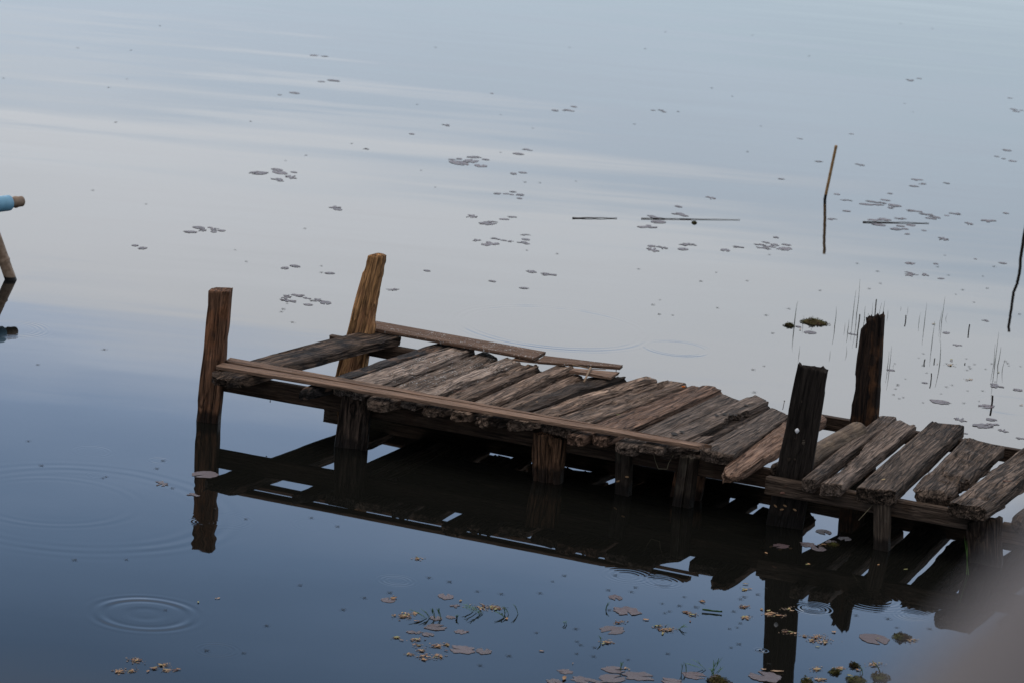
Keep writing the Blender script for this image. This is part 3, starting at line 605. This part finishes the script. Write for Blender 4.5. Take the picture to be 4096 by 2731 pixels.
# fallen leaves floating in drifts
LC = [(Z(1400,2200,2.613), [(540,685,60,8),(600,675,50,6),(680,650,30,3),(715,85,35,4),(450,495,25,3),(1150,530,20,2),(1380,590,60,8),(1480,600,50,6),(1550,605,25,4),(1640,715,25,2),(700,730,20,2),(490,915,25,3),(535,938,8,1),(700,930,40,4),(715,990,35,3),(740,1045,30,3),(900,1000,45,5),(1000,985,30,3),(1000,1043,8,1),(620,1087,30,3),(790,1100,50,5),(770,1140,25,3),(930,1110,45,4),(1230,845,5,1)]),
      (Z(2100,2200,2.613), [(1850,530,15,3),(1690,645,30,4),(1750,668,30,4),(1270,725,20,2),(990,745,35,4),(1400,790,35,3),(1440,830,35,4),(1510,830,45,5),(1440,862,15,2),(860,960,45,5),(1730,742,5,1),(500,1180,5,1),(170,1050,5,1),(410,1337,1,1),(1090,1243,5,1),(1060,1230,15,2),(2310,700,35,4),(2290,590,35,5),(2300,410,30,3)]),
      (Z(2700,2100,2.352), [(820,790,15,2),(880,800,15,2),(1060,785,35,3),(1100,803,5,1),(900,835,40,12),(1010,850,25,3),(1040,1000,30,3),(1110,1015,30,3),(1220,1040,20,3),(1340,1045,45,8),(1310,1080,40,5),(1420,1085,50,6),(1340,1140,4,1),(660,870,30,2),(705,598,15,2),(665,550,4,1),(1910,1060,3,1),(1890,1310,50,6),(2240,1080,40,5),(1330,1355,35,5),(1550,1345,35,6),(1720,1360,12,2),(1650,1410,12,2),(1360,1450,40,5),(1250,1435,20,2),(960,1375,5,1),(820,1350,12,2),(1390,180,25,4),(860,260,3,1),(1915,370,3,1),(2170,413,3,1),(1250,365,12,2),(1500,1000,15,2)]),
      (Z(0,1700,1.521), [(825,1430,30,6),(725,1500,25,6),(800,1495,30,4),(905,1492,8,2),(940,1475,14,3),(990,1455,20,4),(1020,1487,22,5),(1075,1488,12,2),(1205,1075,3,1),(1320,1053,9,2)]),
      (Z(3096,1000), [(1665,1035,20,2),(1665,1078,25,3),(1830,1215,25,3),(1510,692,14,2),(2330,1455,20,2),(1545,1070,18,1),(2125,1152,15,1),(245,748,14,1)])]
kinds = ['leaf_y', 'leaf_o', 'leaf_p', 'leaf_p', 'leaf_b', 'leaf_g', 'leaf_o']
for zf, lst in LC:
    for (x, y, sp_, n_) in lst:
        for i in range(n_):
            q = zf(x + rnd.gauss(0, sp_ * .55), y + rnd.gauss(0, sp_ * .20))
            k = rnd.choice(kinds); big = 1.0
            if (x, y) == (410, 1337): k = 'leaf_o'; big = 2.3
            if (x, y) == (960, 1375): k = 'leaf_p'; big = 2.1
            place(rnd.choice(LEAF[k]), 'fallen_leaf', q[0], q[1], big * rnd.uniform(.012, .027), rnd.uniform(0, 6.28), .0016 + rnd.random() * .0015, k, 'leaf', tilt=rnd.uniform(-.1, .1))

# crumbs of leaf and weed drifting between the leaves: far too many to count
vs, fs = [], []
rc = random.Random(77)
for zf, lst in LC:
    for (x, y, sp_, n_) in lst:
        if n_ < 3: continue
        for i in range(n_ * 7):
            q = zf(x + rc.gauss(0, sp_ * .9), y + rc.gauss(0, sp_ * .32)); c = P(*q, .0012); s_ = rc.uniform(.002, .0055); a0 = rc.uniform(0, 6.28); k0 = len(vs)
            for j in range(5): a_ = a0 + j * 1.256; vs.append(c + Vector((math.cos(a_) * s_ * rc.uniform(.6, 1.4), math.sin(a_) * s_ * rc.uniform(.4, 1), rc.uniform(0, .0015))))
            fs.append(tuple(range(k0, k0 + 5)))
cr_, t_, b__ = newmat('leaf_crumbs'); g_ = G(t_); n_ = g_.noise(g_.node('ShaderNodeNewGeometry').outputs['Position'], 60.0, 2).outputs[0]
g_.put(b__.inputs['Base Color'], g_.mix(g_.maprange(n_, .42, .6), (.05, .032, .026, 1), (.30, .22, .15, 1))); b__.inputs['Roughness'].default_value = .7
tag(mesh_obj('leaf_litter', vs, fs, cr_, smooth=False), 'fine crumbs of dead leaf and weed drifting between the floating leaves', 'leaf litter', kind='stuff')
# water striders
bugs = [(8,180),(575,279),(250,201),(958,240),(842,342),(703,357),(335,469),(540,574),(566,601),(700,525),(738,611),(660,680),(651,710),(660,697),(646,716),(738,626),(672,740),(716,691),(240,802),(87,837),(1514,722),(1467,618),(1648,707),(1716,645),(1516,689),(1280,583),(1240,420),(1108,560),(1210,575),(1000,430),(1150,350),
 (95,1068),(65,1012),(244,1094),(236,1097),(375,1057),(360,1075),(396,1120),(290,1284),(171,1285),(495,1168),(565,1191),(475,1493),(560,1499),(613,1436),(380,1400),(500,1095),
 (715,1188),(775,1208),(689,1343),(788,1399),(1032,1335),(986,1326),(1097,1357),(895,1360),(837,1372),(1103,1407),(1151,1363),(1159,1395),(1240,1361),(1269,1334),(1296,1321),(1325,1472),(1334,1480),(1366,1486),(1232,1452),(1103,1527),(1169,1505),(1323,1443),(1324,1500),(1413,1320),(1460,1348),(1500,1324),(1450,1358),(1397,1354),(1572,1370),(1561,1390),(1538,1403),(1599,1393),(1618,1408),(1521,1385),(1527,1407),(1700,1430),(1676,1443),(1709,1370),(1701,1375),(1686,1403),(1741,1364),(1694,1440),(1766,1524),(1697,1478),(1679,1486),(1534,1500),(1443,1514),(1363,1506),(1400,1400),(1760,1350),(1890,1400),(2040,1420),(2060,1440),(2135,1443),(2205,1448),(1966,1412),
 (1240,945),(1733,900),(1545,724),(1515,722),(1500,700),(1610,646),(1645,626),(1760,724),(1860,868),(1838,877),(1755,840),(1730,848),(1874,1050),(1905,1025),(1938,1033)]
bugs = [(x, y) for (x, y) in bugs]
rb = random.Random(9)
for i in range(46): bugs.append((rb.uniform(2050, 2345), rb.uniform(820, 990)))
for i in range(26): bugs.append((rb.uniform(1760, 2350), rb.uniform(570, 820)))
for i in range(30): bugs.append((rb.uniform(150, 2340), rb.uniform(40, 440)))
def on_deck(x, y): return (y > 930 and y > 600 + (x - 800) * .19 and x > 430 and y < 1050 + (x - 430) * .19 + 60) or (x > 1780 and x < 2040 and y > 720 and y < 1300) or (x > 2080 and y > 1230)
for (x, y) in bugs:
    if on_deck(x, y) and y < 1300: continue
    s_ = rb.uniform(.010, .0155)
    if x > 2000 and 820 < y < 1000: s_ *= .8
    place(BUG, 'water_strider', x * 1.7415, y * 1.7415, s_, rb.uniform(-.5, .5) + rb.choice((0, math.pi)), .001, 'bug', 'water strider')

# reeds: tip pixel -> base pixel
reeds = [(225,480,195,720,1),(214,500,187,712,1),(282,615,262,700,1),(587,535,567,712,2),(773,375,745,615,1.6),(808,275,775,600,1.6),(705,650,688,760,2),(808,605,785,760,3),(668,685,663,745,1),(858,530,857,660,2),(963,465,950,640,3),(1043,475,1020,640,1.6),(1015,495,992,625,1),(930,500,925,640,1),(890,595,890,660,2),(1072,565,1066,620,1),(1195,530,1192,555,1),(1260,530,1254,575,1),(1240,615,1232,668,3),(1380,590,1372,680,1),(1438,500,1415,700,1.6),(1608,440,1575,655,1.6),(1580,570,1553,695,1),(1632,600,1618,645,1),(1513,668,1485,880,1.6),(1840,700,1832,765,3),(1567,850,1558,1070,2.2),(1420,1025,1415,1060,3),(1512,1015,1508,1048,2.5),(1480,1155,1467,1225,2.5),(1105,900,1083,1110,1.4),(1083,950,1062,1100,1.4),(1128,1070,1125,1090,1),(2115,765,2075,1085,1.6),(2080,880,2073,1060,1.2),(2135,908,2098,1080,2.2),(2175,1020,2145,1130,1.3),(2055,1365,2042,1460,5),(243,900,232,985,1),(530,945,531,1000,1),(682,900,680,970,1),(1797,1060,1795,1072,2.5)]
ZR = Z(3096, 1000)
for i, (tx, ty, bx, by, w) in enumerate(reeds):
    b0 = P(*ZR(bx, by)); tp = VP(*ZR(tx, ty), b0, b0 + Vector((1, 0, 0)))
    k = 8; prt = []; bend = Vector((rnd.uniform(-.005, .005), rnd.uniform(-.006, .006), 0)); pv = b0 - DZ * .03; r0 = .0010 + .0009 * w
    for j in range(1, k + 1):
        u = j / k; q = (b0 - DZ * .03).lerp(tp, u) + bend * math.sin(math.pi * u)
        thin = 1 if w >= 2.5 else (1 - .8 * u)
        prt.append(rod(pv, q, r0 * (1 if w >= 2.5 else (1 - .8 * (u - 1 / k))), r0 * thin, 5)); pv = q
    vs, fs = join([(([v - b0 for v in a_]), f_) for a_, f_ in prt])
    o = mesh_obj('reed', vs, fs, M['reed_b'] if w >= 2.5 else M['reed'], loc=b0); o['category'] = 'reed'
    q = ZR(bx, by); ITEMS.append((o, (q[0] / 1.7415, q[1] / 1.7415), 'reed_s' if w >= 2.5 else 'reed'))

# grass tufts in the foreground
def blade(b0, tp, w, sag):
    vs = []; fs = []; k = 7; d_ = (tp - b0); s_ = Vector((-d_.y, d_.x, 0)); s_ = s_.normalized() if s_.length > .001 else Vector((1, 0, 0))
    s_ = (s_ + Vector((.6, 0, 0))).normalized()
    for i in range(k):
        u = i / (k - 1); c = b0.lerp(tp, u) + DZ * sag * math.sin(math.pi * u); ww = w * (.5 + u) * (1 - u) ** .5 * 1.1 + .0003
        vs += [c - s_ * ww, c + s_ * ww, c + DZ * ww * .5]
    for i in range(k - 1):
        a_ = i * 3
        for (p0, p1) in ((0, 1), (1, 2), (2, 0)): fs.append((a_ + p0, a_ + p1, a_ + 3 + p1, a_ + 3 + p0))
    return vs, fs
def tuft(zf, base, tips, label, w=.0036, group='grass tufts floating in front of the jetty'):
    bc = P(*zf(*base)); pr_ = []
    for (tx, ty, *bb) in tips:
        b0 = P(*zf(*bb)) if bb else bc + Vector((rnd.uniform(-.012, .012), rnd.uniform(-.01, .01), 0))
        tp = VP(*zf(tx, ty), b0, b0 + Vector((1, 0, 0)))
        mid = b0.lerp(tp, .5) + Vector((0, rnd.uniform(-.01, .01), .002))
        vs, fs = blade(b0 - DZ * .004, tp, w, .006); pr_.append(([v - bc for v in vs], fs))
        for s_ in (rnd.choice((-1, 1)),):
            m0 = b0.lerp(tp, rnd.uniform(.35, .6)); m1 = m0 + (tp - b0) * .42 + Vector((s_ * .010, rnd.uniform(-.004, .004), .006))
            vs, fs = blade(m0, m1, w * .8, .002); pr_.append(([v - bc for v in vs], fs))
    vs, fs = join(pr_)
    return tag(mesh_obj('grass_tuft', vs, fs, M['grass'], loc=bc), label, 'grass tuft', group)
GA, GB, GC = Z(1400, 2200, 2.613), Z(2100, 2200, 2.613), Z(2700, 2100, 2.352)
tuft(GA, (870, 715), [(615,615,820,712),(680,640,800,715),(752,622,850,705),(785,632,830,712),(835,608,890,712),(868,615,890,710),(900,600,950,715),(925,618,955,718),(680,730,800,716)], 'long row of green grass blades among leaves, leftmost tuft')
tuft(GA, (1370, 675), [(1170,560,1300,640),(1200,562,1330,655),(1235,570,1370,675),(1270,590,1400,670),(1320,640,1360,672),(1180,590,1290,650)], 'broad green grass tuft leaning left, second tuft from the left')
tuft(GA, (1605, 705), [(1510,640),(1535,648),(1560,660)], 'low three bladed grass tuft by an orange leaf')
tuft(GA, (1635, 665), [(1610,600),(1622,598),(1648,635)], 'small upright grass tuft just right of the broad tuft')
tuft(GA, (1750, 670), [(1718,565)], 'single upright green blade right of the grass row', w=.004)
tuft(GA, (1110, 715), [(1100,680),(1118,678)], 'tiny grass sprout beside a grey pad between the two big tufts')
tuft(GA, (2248, 780), [(2218,748),(2232,742)], 'tiny two bladed grass sprout alone on open water')
tuft(GB, (857, 612), [(860,560),(872,542)], 'tiny grass sprout beside the large oval lily pad')
tuft(GB, (797, 955), [(790,900)], 'single thin grass blade on a line of tan leaves')
tuft(GB, (1590, 825), [(1690,775),(1650,795),(1705,800)], 'grass sprig pointing right from a leaf drift')
tuft(GB, (1380, 805), [(1360,795),(1400,780),(1480,780,1460,815)], 'short grass blades at the left end of a leaf drift')
tuft(GB, (1960, 1300), [(1740,1135,1900,1250),(1695,1190,1880,1250),(2068,1112,1960,1280),(1970,1140),(2000,1158),(2082,1212,2000,1300),(2052,1235),(1920,1230)], 'tallest branching grass tuft at the bottom edge', w=.0035)
tuft(GB, (1660, 1270), [(1655,1180),(1677,1172)], 'two thin blades just left of the tallest bottom tuft')
tuft(GB, (1015, 1240), [(1003,1160),(1030,1185)], 'two thin blades growing between big bottom lily pads')
tuft(GC, (1765, 1395), [(1748,1332),(1760,1345)], 'small grass sprout left of the blurred grey rail')
tuft(GC, (1945, 1400), [(1878,1293)], 'single broad blade beside the blurred grey rail', w=.007)
tuft(Z(2900, 1900, 1.887), (1820, 745), [(1805,450),(1830,520)], 'tall thin green stem in front of the rightmost post', w=.003)
o = place(LEAF['leaf_g'][0], 'water_grass', *GC(350, 808), .085, -.05, .005, None, 'grass blade', sy_=.14); o.data = o.data.copy(); o.data.materials[0] = M['grass']; ITEMS.pop(); tag(o, 'long green blade lying flat on the water by tan leaves', kind='thing')

# moss clumps
def moss(zf, x, y, w, h, label, s=2.351, hz=.03):
    c = P(*zf(x, y)); d_ = (c - CAM).length; rx = w / s / 2 * d_ / F_PX; ry = min(rx * .8, h / s / 2 * d_ / F_PX / .27 * .8); vs = []; fs = []
    r2 = random.Random(x * 7 + y)
    k = int(260 * min(2.2, max(.6, rx / .05)))
    for i in range(k):
        a_ = r2.uniform(0, 6.28); q = math.sqrt(r2.random()); lump = .6 + .6 * noise.noise((math.cos(a_) * q * 2.5 + x, math.sin(a_) * q * 2.5, 0))
        ex = 1 + .3 * noise.noise((math.cos(a_) * 1.8, math.sin(a_) * 1.8, x))
        p0 = Vector((rx * q * ex * math.cos(a_), ry * q * ex * math.sin(a_), (1 - q * q) * hz * lump * r2.uniform(.4, 1.1) + .001))
        s_ = r2.uniform(.004, .010)
        d1 = Vector((r2.uniform(-1, 1), r2.uniform(-1, 1), r2.uniform(-.2, 1))).normalized() * s_; d2 = Vector((r2.uniform(-1, 1), r2.uniform(-1, 1), r2.uniform(-.5, .5))).normalized() * s_ * .5
        n = len(vs); vs += [p0 - d2, p0 + d1 * .5 - d2 * 1.2, p0 + d1, p0 + d2 + d1 * .3]; fs.append((n, n + 1, n + 2, n + 3))
    # low body under the leaflets
    n = len(vs); kk = 24
    for ri, (rq, zq) in enumerate(((1.0, 0), (.7, .45), (.3, .7))):
        for j in range(kk):
            a_ = 2 * math.pi * j / kk; ex = (1 + .3 * noise.noise((math.cos(a_) * 1.8, math.sin(a_) * 1.8, x))) * .88
            vs.append(Vector((rx * rq * ex * math.cos(a_), ry * rq * ex * math.sin(a_), hz * zq * (.7 + .5 * noise.noise((a_, rq, y))) - .002 * (ri == 0))))
    for ri in range(2):
        for j in range(kk): fs.append((n + ri * kk + j, n + ri * kk + (j + 1) % kk, n + (ri + 1) * kk + (j + 1) % kk, n + (ri + 1) * kk + j))
    fs.append(tuple(range(n + 2 * kk, n + 3 * kk)))
    tag(mesh_obj('moss_clump', vs, fs, M['moss'], loc=c, smooth=False), label, 'moss', 'floating moss clumps')
moss(ZR, 375, 685, 275, 66, 'long green and brown moss clump floating by the reeds', hz=.035)
moss(ZR, 143, 712, 100, 40, 'small green moss clump left of the long one by the reeds', hz=.025)
moss(Z(2500, 500), 650, 922, 55, 32, 'tiny yellow green moss ball near the long floating stick', hz=.016)
moss(GC, 2130, 1055, 190, 85, 'dark moss clump beside the big ragged lily pad, right', 2.352)
moss(GC, 1490, 187, 110, 50, 'small moss clump under the jetty among brown pads', 2.352, .02)
moss(GC, 1690, 1320, 100, 40, 'small dark moss clump above the bottom edge', 2.352, .02)
moss(GC, 1500, 1385, 120, 50, 'flat moss clump in the bottom leaf drift', 2.352, .02)
moss(GC, 1240, 1478, 120, 40, 'moss clump cut by the bottom edge, under the post reflection', 2.352)
moss(GC, 1710, 1465, 190, 55, 'wide moss clump at the bottom edge', 2.352)
moss(GC, 1930, 1430, 200, 75, 'blurred moss clump beside the grey rail', 2.352)
moss(GC, 410, 1468, 230, 50, 'moss clump at the foot of the tallest bottom grass tuft', 2.352)

# ------------------------------------------------------------------ poles, sticks and bamboo
def pole(name, p0, p1, r0, r1, mat, nodes=(), k=14, seg=30, wob=.0, kink=None, seed=1):
    p0, p1 = Vector(p0), Vector(p1); ax_ = (p1 - p0).normalized(); s_ = ax_.orthogonal().normalized(); t_ = ax_.cross(s_); vs = []; fs = []
    for i in range(seg + 1):
        u = i / seg; c = p0.lerp(p1, u) - p0
        if wob: c += s_ * wob * noise.noise((u * 4, seed, 0)) + t_ * wob * noise.noise((u * 4, seed, 9))
        r_ = r0 + (r1 - r0) * u
        for nd in nodes: r_ *= 1 + .14 * math.exp(-((u - nd) / .012) ** 2)
        for j in range(k): a_ = 2 * math.pi * j / k; vs.append(c + (s_ * math.cos(a_) + t_ * math.sin(a_)) * r_ * (1 + .03 * noise.noise((u * 9, a_, seed))))
    for i in range(seg):
        for j in range(k): fs.append((i * k + j, i * k + (j + 1) % k, (i + 1) * k + (j + 1) % k, (i + 1) * k + j))
    fs.append(tuple(range(k))[::-1]); fs.append(tuple(range(seg * k, seg * k + k)))
    return mesh_obj(name, vs, fs, mat, loc=p0)
def wetmat(name, base, wet):
    mt = M[base].copy(); mt.name = name; t = mt.node_tree; g = G(t); b = t.nodes['Principled BSDF']
    src = b.inputs['Base Color'].links[0].from_socket; sp = g.node('ShaderNodeSeparateXYZ'); g.put(sp.inputs[0], g.node('ShaderNodeNewGeometry').outputs['Position'])
    g.put(b.inputs['Base Color'], g.mix(g.maprange(sp.outputs[2], wet - .004, wet + .004, 1, 0), src, (.01, .009, .008, 1))); return mt
b0 = P(3299.5, 797); tp = VP(3345, 582, b0, b0 + Vector((1, 0, 0)))
o = pole('bamboo_stick', b0 - (tp - b0) * .3, tp, .0115, .0105, wetmat('bamboo_wet_foot', 'bamboo', .035), nodes=(.60, .97), seg=60)
tag(o, 'thin tan bamboo stick standing alone in the open water', 'bamboo stick')
b0 = P(43, 1119); tp = P(-70, 800, .47)
o = pole('bamboo_pole', b0 - (tp - b0) * .3, tp, .034, .033, wetmat('bamboo_pole_wet_foot', 'bamboo_g', .02), nodes=(.42, .8), seg=60)
tag(o, 'thick bamboo pole leaning out of the water at the left edge', 'bamboo pole')
# bamboo crossbar with a blue pipe sleeve
e1 = P(86, 806, .40); e0 = P(-260, 850, .40); dr = (e1 - e0).normalized()
root = empty('bamboo_crossbar', e0); tag(root, 'bamboo crossbar end sleeved in a blue pipe, poking in at the left edge', 'bamboo crossbar')
o = pole('bamboo_rod', e0, e1, .033, .032, M['bamboo_g'], nodes=(.93,), seg=70); o.parent = root; o.location = (0, 0, 0)
pe = VP(34, 818, e0, e1); u_ = (pe - e0).length
o = pole('pipe_sleeve', e0, e0 + dr * u_, .047, .047, M['pipe'], seg=10, k=28); o.parent = root; o.location = (0, 0, 0)
# pole outside the frame whose reflection enters at the right
b0 = P(4125, 800); rf = P(4032, 1322, -.95); tp = Vector((rf.x, rf.y, .95))
o = pole('leaning_pole', b0 - (tp - b0) * .2, tp, .014, .010, M['bamboo_dark'], wob=.012, seg=50)
tag(o, 'dark crooked pole just off the right edge, seen by its reflection', 'pole')
# floating sticks
for (xa, ya, xb, yb, r_, lb) in ((2290, 872, 2468, 873, .0045, 'short dark stick floating flat, leftmost of the three floating sticks'), (2565, 874, 2960, 879, .0032, 'longest thin stick floating flat across lily pads'), (3452, 888, 3716, 893, .0042, 'floating stick lying in the right cluster of lily pads')):
    o = pole('floating_stick', P(xa, ya, .004), P(xb, yb, .004), r_, r_ * .5, M['reed_b'], wob=.003, seg=24, k=8, seed=xa); tag(o, lb, 'stick', 'floating sticks')
# straw caught on the stringer
sp0 = VP(*Z4(505, 975), A1 - nb * .01, F1 - nb * .01); pts = [sp0] + [VP(*Z4(*q), A1 - nb * .01, F1 - nb * .01) for q in ((520, 1040), (548, 1112), (630, 1115), (645, 1060), (688, 990), (680, 980))]
vs, fs = join([rod(pts[i], pts[i + 1], .0014, .0014, 5) for i in range(len(pts) - 1)])
tag(mesh_obj('straw', vs, fs, M['straw']), 'bent dry straw hanging from the front stringer', 'straw')
sA = VP(*Z5(930, 1215), F0 - nb * .06, I0 - nb * .03); sB = VP(*Z5(795, 1362), F0 - nb * .10, I0 - nb * .07)
vs, fs = rod(sA, sB, .002, .001, 5, 4); tag(mesh_obj('straw', vs, fs, M['straw']), 'thin straight straw under the split thick plank', 'straw')

# fishing lure hanging on the wide black post
a, b_ = P(3063, 2097), P(3208, 2118); nf = Vector(((b_ - a).y, -(b_ - a).x, 0)).normalized(); nf = nf if nf.y < 0 else -nf
lc = VP(*Z4(1857, 750), a, b_) + nf * .012
xr = (b_ - a).normalized(); vs = []; fs = []; prof = [(-1.0, .06), (-.75, .42), (-.4, .82), (0, 1.0), (.35, .95), (.65, .6), (.9, .3), (1.0, .08)]
for (z_, w_) in prof:
    for j in range(7): s_ = (j / 6 - .5) * 2; vs.append(xr * s_ * w_ * .0105 + DZ * z_ * .013 + nf * (.004 * (1 - s_ * s_) * w_))
for i in range(len(prof) - 1):
    for j in range(6): fs.append((i * 7 + j, i * 7 + j + 1, (i + 1) * 7 + j + 1, (i + 1) * 7 + j))
root = empty('fishing_lure', lc); tag(root, 'silver heart shaped fishing lure with hook on the wide black post', 'fishing lure')
vs, fs = solid([tuple(v) for v in vs], fs, .0006); o = mesh_obj('spoon_blade', [Vector(v) + lc for v in vs], fs, M['lure']); o.parent = root; o.location = -lc
hk = [Vector((0, 0, -.012)), Vector((0, 0, -.028)), Vector((.001, 0, -.034)), Vector((-.002, 0, -.040)), Vector((-.006, 0, -.040)), Vector((-.007, 0, -.034))]
hk = [lc + xr * h_.x + DZ * h_.z for h_ in hk]; vs, fs = join([rod(hk[i], hk[i + 1], .0009, .0009, 5) for i in range(5)])
o = mesh_obj('hook', vs, fs, M['steel']); o.parent = root; o.location = -lc

# leaves and a flower on the timbers
def deck_leaf(zf, x, y, z, k, size, rot, label, name='fallen_leaf', cat='leaf', tilt=0):
    o = place(LEAF[k][0], name, *zf(x, y), size, rot, z, k, cat, tilt=tilt); ITEMS.pop(); tag(o, label); return o
deck_leaf(Z4, 172, 606, .300, 'leaf_g', .022, .3, 'yellow green leaf on the pale plank in the middle of the deck')
for i, (x, y) in enumerate(((285, 500), (310, 508), (340, 500), (365, 495))):
    deck_leaf(Z3, x, y, .299, 'leaf_b', .022, i * 1.3, ('leftmost', 'second', 'third', 'rightmost')[i] + ' of four brown leaf scraps behind the long front board')
deck_leaf(Z3, 1052, 602, .302, 'leaf_o', .018, 1, 'orange brown leaf scrap on the twisted plank, left one')
deck_leaf(Z3, 1170, 583, .302, 'leaf_b', .018, .2, 'dark brown leaf scrap on the twisted plank, right one')
deck_leaf(Z5, 1030, 980, .294, 'leaf_y', .030, .9, 'pale straw coloured leaf at the split end of the thick plank')
deck_leaf(Z5, 2190, 998, .308, 'leaf_b', .045, .1, 'brown leaf litter on the deeply furrowed plank')
pr_ = []
fc = P(*Z4(785, 352), .290)
for j in range(7):
    v_, f_ = leaf_mesh(j, .014, .008, .3); a_ = j * .9; rm = Matrix.Rotation(a_, 3, 'Z') @ Matrix.Rotation(-.5, 3, 'Y')
    pr_.append(([rm @ Vector((q[0] + .006, q[1], q[2])) for q in v_], f_))
vs, fs = join(pr_); vs, fs = solid([tuple(v) for v in vs], fs, .001)
tag(mesh_obj('flower', vs, fs, M['flower'], loc=fc), 'bright orange flower head on the back end of the planks', 'flower')
# dead leaves stuck on posts
def post_leaf(zf, x, y, pa, pb, label, k='leaf_o', size=.02):
    p_ = VP(*zf(x, y), pa - nb * .006, pb - nb * .006); o = D.objects.new('stuck_leaf', LEAF[k][1]); o.location = p_; o.scale = (size,) * 3
    o.rotation_euler = (R_(80), rnd.uniform(-.8, .8), math.atan2(fd.y, fd.x)); link(o); tag(o, label, 'leaf', 'leaves stuck on the posts')
fa, fb = F0, F1
for i, (x, y) in enumerate(((1650, 1462), (1740, 1460), (1710, 1495), (1832, 1498))):
    post_leaf(Z4, x, y, fa, fb, ('leftmost', 'upper middle', 'lower middle', 'rightmost')[i] + ' tan leaf stuck on the foot of the wide black post')
da, db = P(2456, 1973), P(2511, 1985)
post_leaf(Z3, 1900, 1306, da, db, 'tan leaf stuck high on the thin square post'); post_leaf(Z3, 1816, 1347, da, db, 'tan leaf stuck lower left on the thin square post')
post_leaf(Z5, 80, 1105, F0 - nb * .05, F1 - nb * .05, 'rusty leaf stuck on the front stringer below the wide black post', 'leaf_b', .028)
post_leaf(Z5, 105, 1040, F0 - nb * .05, F1 - nb * .05, 'dark rusty leaf at the top of the front stringer', 'leaf_b', .024)

# handrail right in front of the lens, far out of focus
hd = .62
def near(vx, vy, d_): r_ = ray(vx * 1.7415, vy * 1.7415); return CAM + r_ * d_
h0, h1 = near(2325, 1822, hd), near(2645, 1462, hd * 1.03)
dd = (h1 - h0)
o = pole('handrail', h0 - dd * 1.5, h1 + dd * 1.5, .031, .031, M['rail'], seg=24, k=32)
tag(o, 'blurred grey rounded handrail close to the viewer in the lower right corner', 'handrail')

# ------------------------------------------------------------------ labels of the scattered things, from what stands beside them
LM = [((1900, 440), 'the thin bamboo stick'), ((1366, 501), 'the short floating stick'), ((1600, 505), 'the longest floating stick'), ((2057, 511), 'the right floating stick'),
      ((862, 600), 'the golden back post'), ((500, 700), 'the front left post'), ((20, 480), 'the blue pipe'), ((1100, 770), 'the wide back board'), ((1860, 740), 'the long moss clump'),
      ((2000, 780), 'the tall charred post'), ((1560, 870), 'the far plank ends'), ((2335, 650), 'the dark crooked reflection'), ((335, 1409), 'the large ripple ring'), ((985, 1420), 'the long grass row'),
      ((1110, 1400), 'the broad grass tuft'), ((1640, 1530), 'the tallest bottom tuft'), ((1790, 1420), 'the black post reflection'), ((2240, 1230), 'the rightmost post'), ((2130, 850), 'the right reed stems'),
      ((460, 1230), 'the front left post reflection'), ((1400, 1340), 'the front board reflection'), ((2060, 1465), 'the big ragged lily pad'), ((1440, 1401), 'the large oval lily pad'), ((1050, 1470), 'the paired bottom pads'),
      ((1176, 0), 'the top edge of the photo'), ((1075, 375), 'the big upper pad cluster'), ((630, 400), 'the far left pad cluster'), ((1130, 505), 'the paired middle pads'), ((1150, 555), 'the ragged middle pads'), ((1540, 560), 'the pads below the longest stick'), ((2030, 470), 'the upper right pad cluster'), ((1900, 100), 'the upper right water'), ((400, 100), 'the upper left water'), ((1950, 1240), 'the thin post under the deck'), ((2250, 960), 'the furrowed plank'), ((1250, 1568), 'the bottom edge'), ((300, 1530), 'the bottom left leaf drift')]
DESC = {'pad': 'grey lily pad', 'bug': 'tiny dark water strider', 'leaf_y': 'small yellow leaf', 'leaf_o': 'small orange leaf', 'leaf_p': 'small pale tan leaf', 'leaf_b': 'small brown leaf', 'leaf_g': 'small green leaf', 'reed': 'thin green reed', 'reed_s': 'short dark reed stub'}
GRP = {'pad': 'lily pads floating on the lake', 'bug': 'water striders on the lake', 'reed': 'reeds standing in the water', 'reed_s': 'reeds standing in the water'}
ORD = ['leftmost', 'second', 'third', 'fourth', 'fifth', 'sixth', 'seventh', 'eighth', 'ninth', 'tenth', 'eleventh', 'twelfth', 'thirteenth', 'fourteenth', 'fifteenth', 'sixteenth', 'seventeenth', 'eighteenth', 'nineteenth', 'twentieth']
buckets = {}
for (o, (x, y), k) in ITEMS:
    (lx, ly), nm = min(LM, key=lambda l: (l[0][0] - x) ** 2 + ((l[0][1] - y) * 1.6) ** 2)
    dx, dy = x - lx, (y - ly) * 1.6
    if 'edge of the photo' in nm or nm == 'the bottom edge': rel = 'near' if abs(dx) < 300 else ('left of the middle of' if dx < 0 else 'right of the middle of')
    elif nm.endswith('water') or nm.endswith('drift') or nm.endswith('ends'): rel = 'in or left of' if dx < 0 else 'in or right of'
    elif abs(dx) > abs(dy): rel = 'left of' if dx < 0 else 'right of'
    else: rel = 'beyond' if dy < 0 else 'in front of'
    buckets.setdefault((k, rel, nm), []).append((x, o))
for (k, rel, nm), lst in buckets.items():
    lst.sort(key=lambda q: q[0]); n_ = len(lst)
    for i, (x, o) in enumerate(lst):
        if n_ == 1: lb = f'{DESC[k]} {rel} {nm}'
        elif i == 0: lb = f'leftmost {DESC[k]} {rel} {nm}'
        elif i == n_ - 1: lb = f'rightmost {DESC[k]} {rel} {nm}'
        else: lb = f'{DESC[k]}, {ORD[min(i, 19)]} from left {rel} {nm}'
        o['label'] = lb; o['group'] = GRP.get(k, 'fallen leaves floating on the lake')
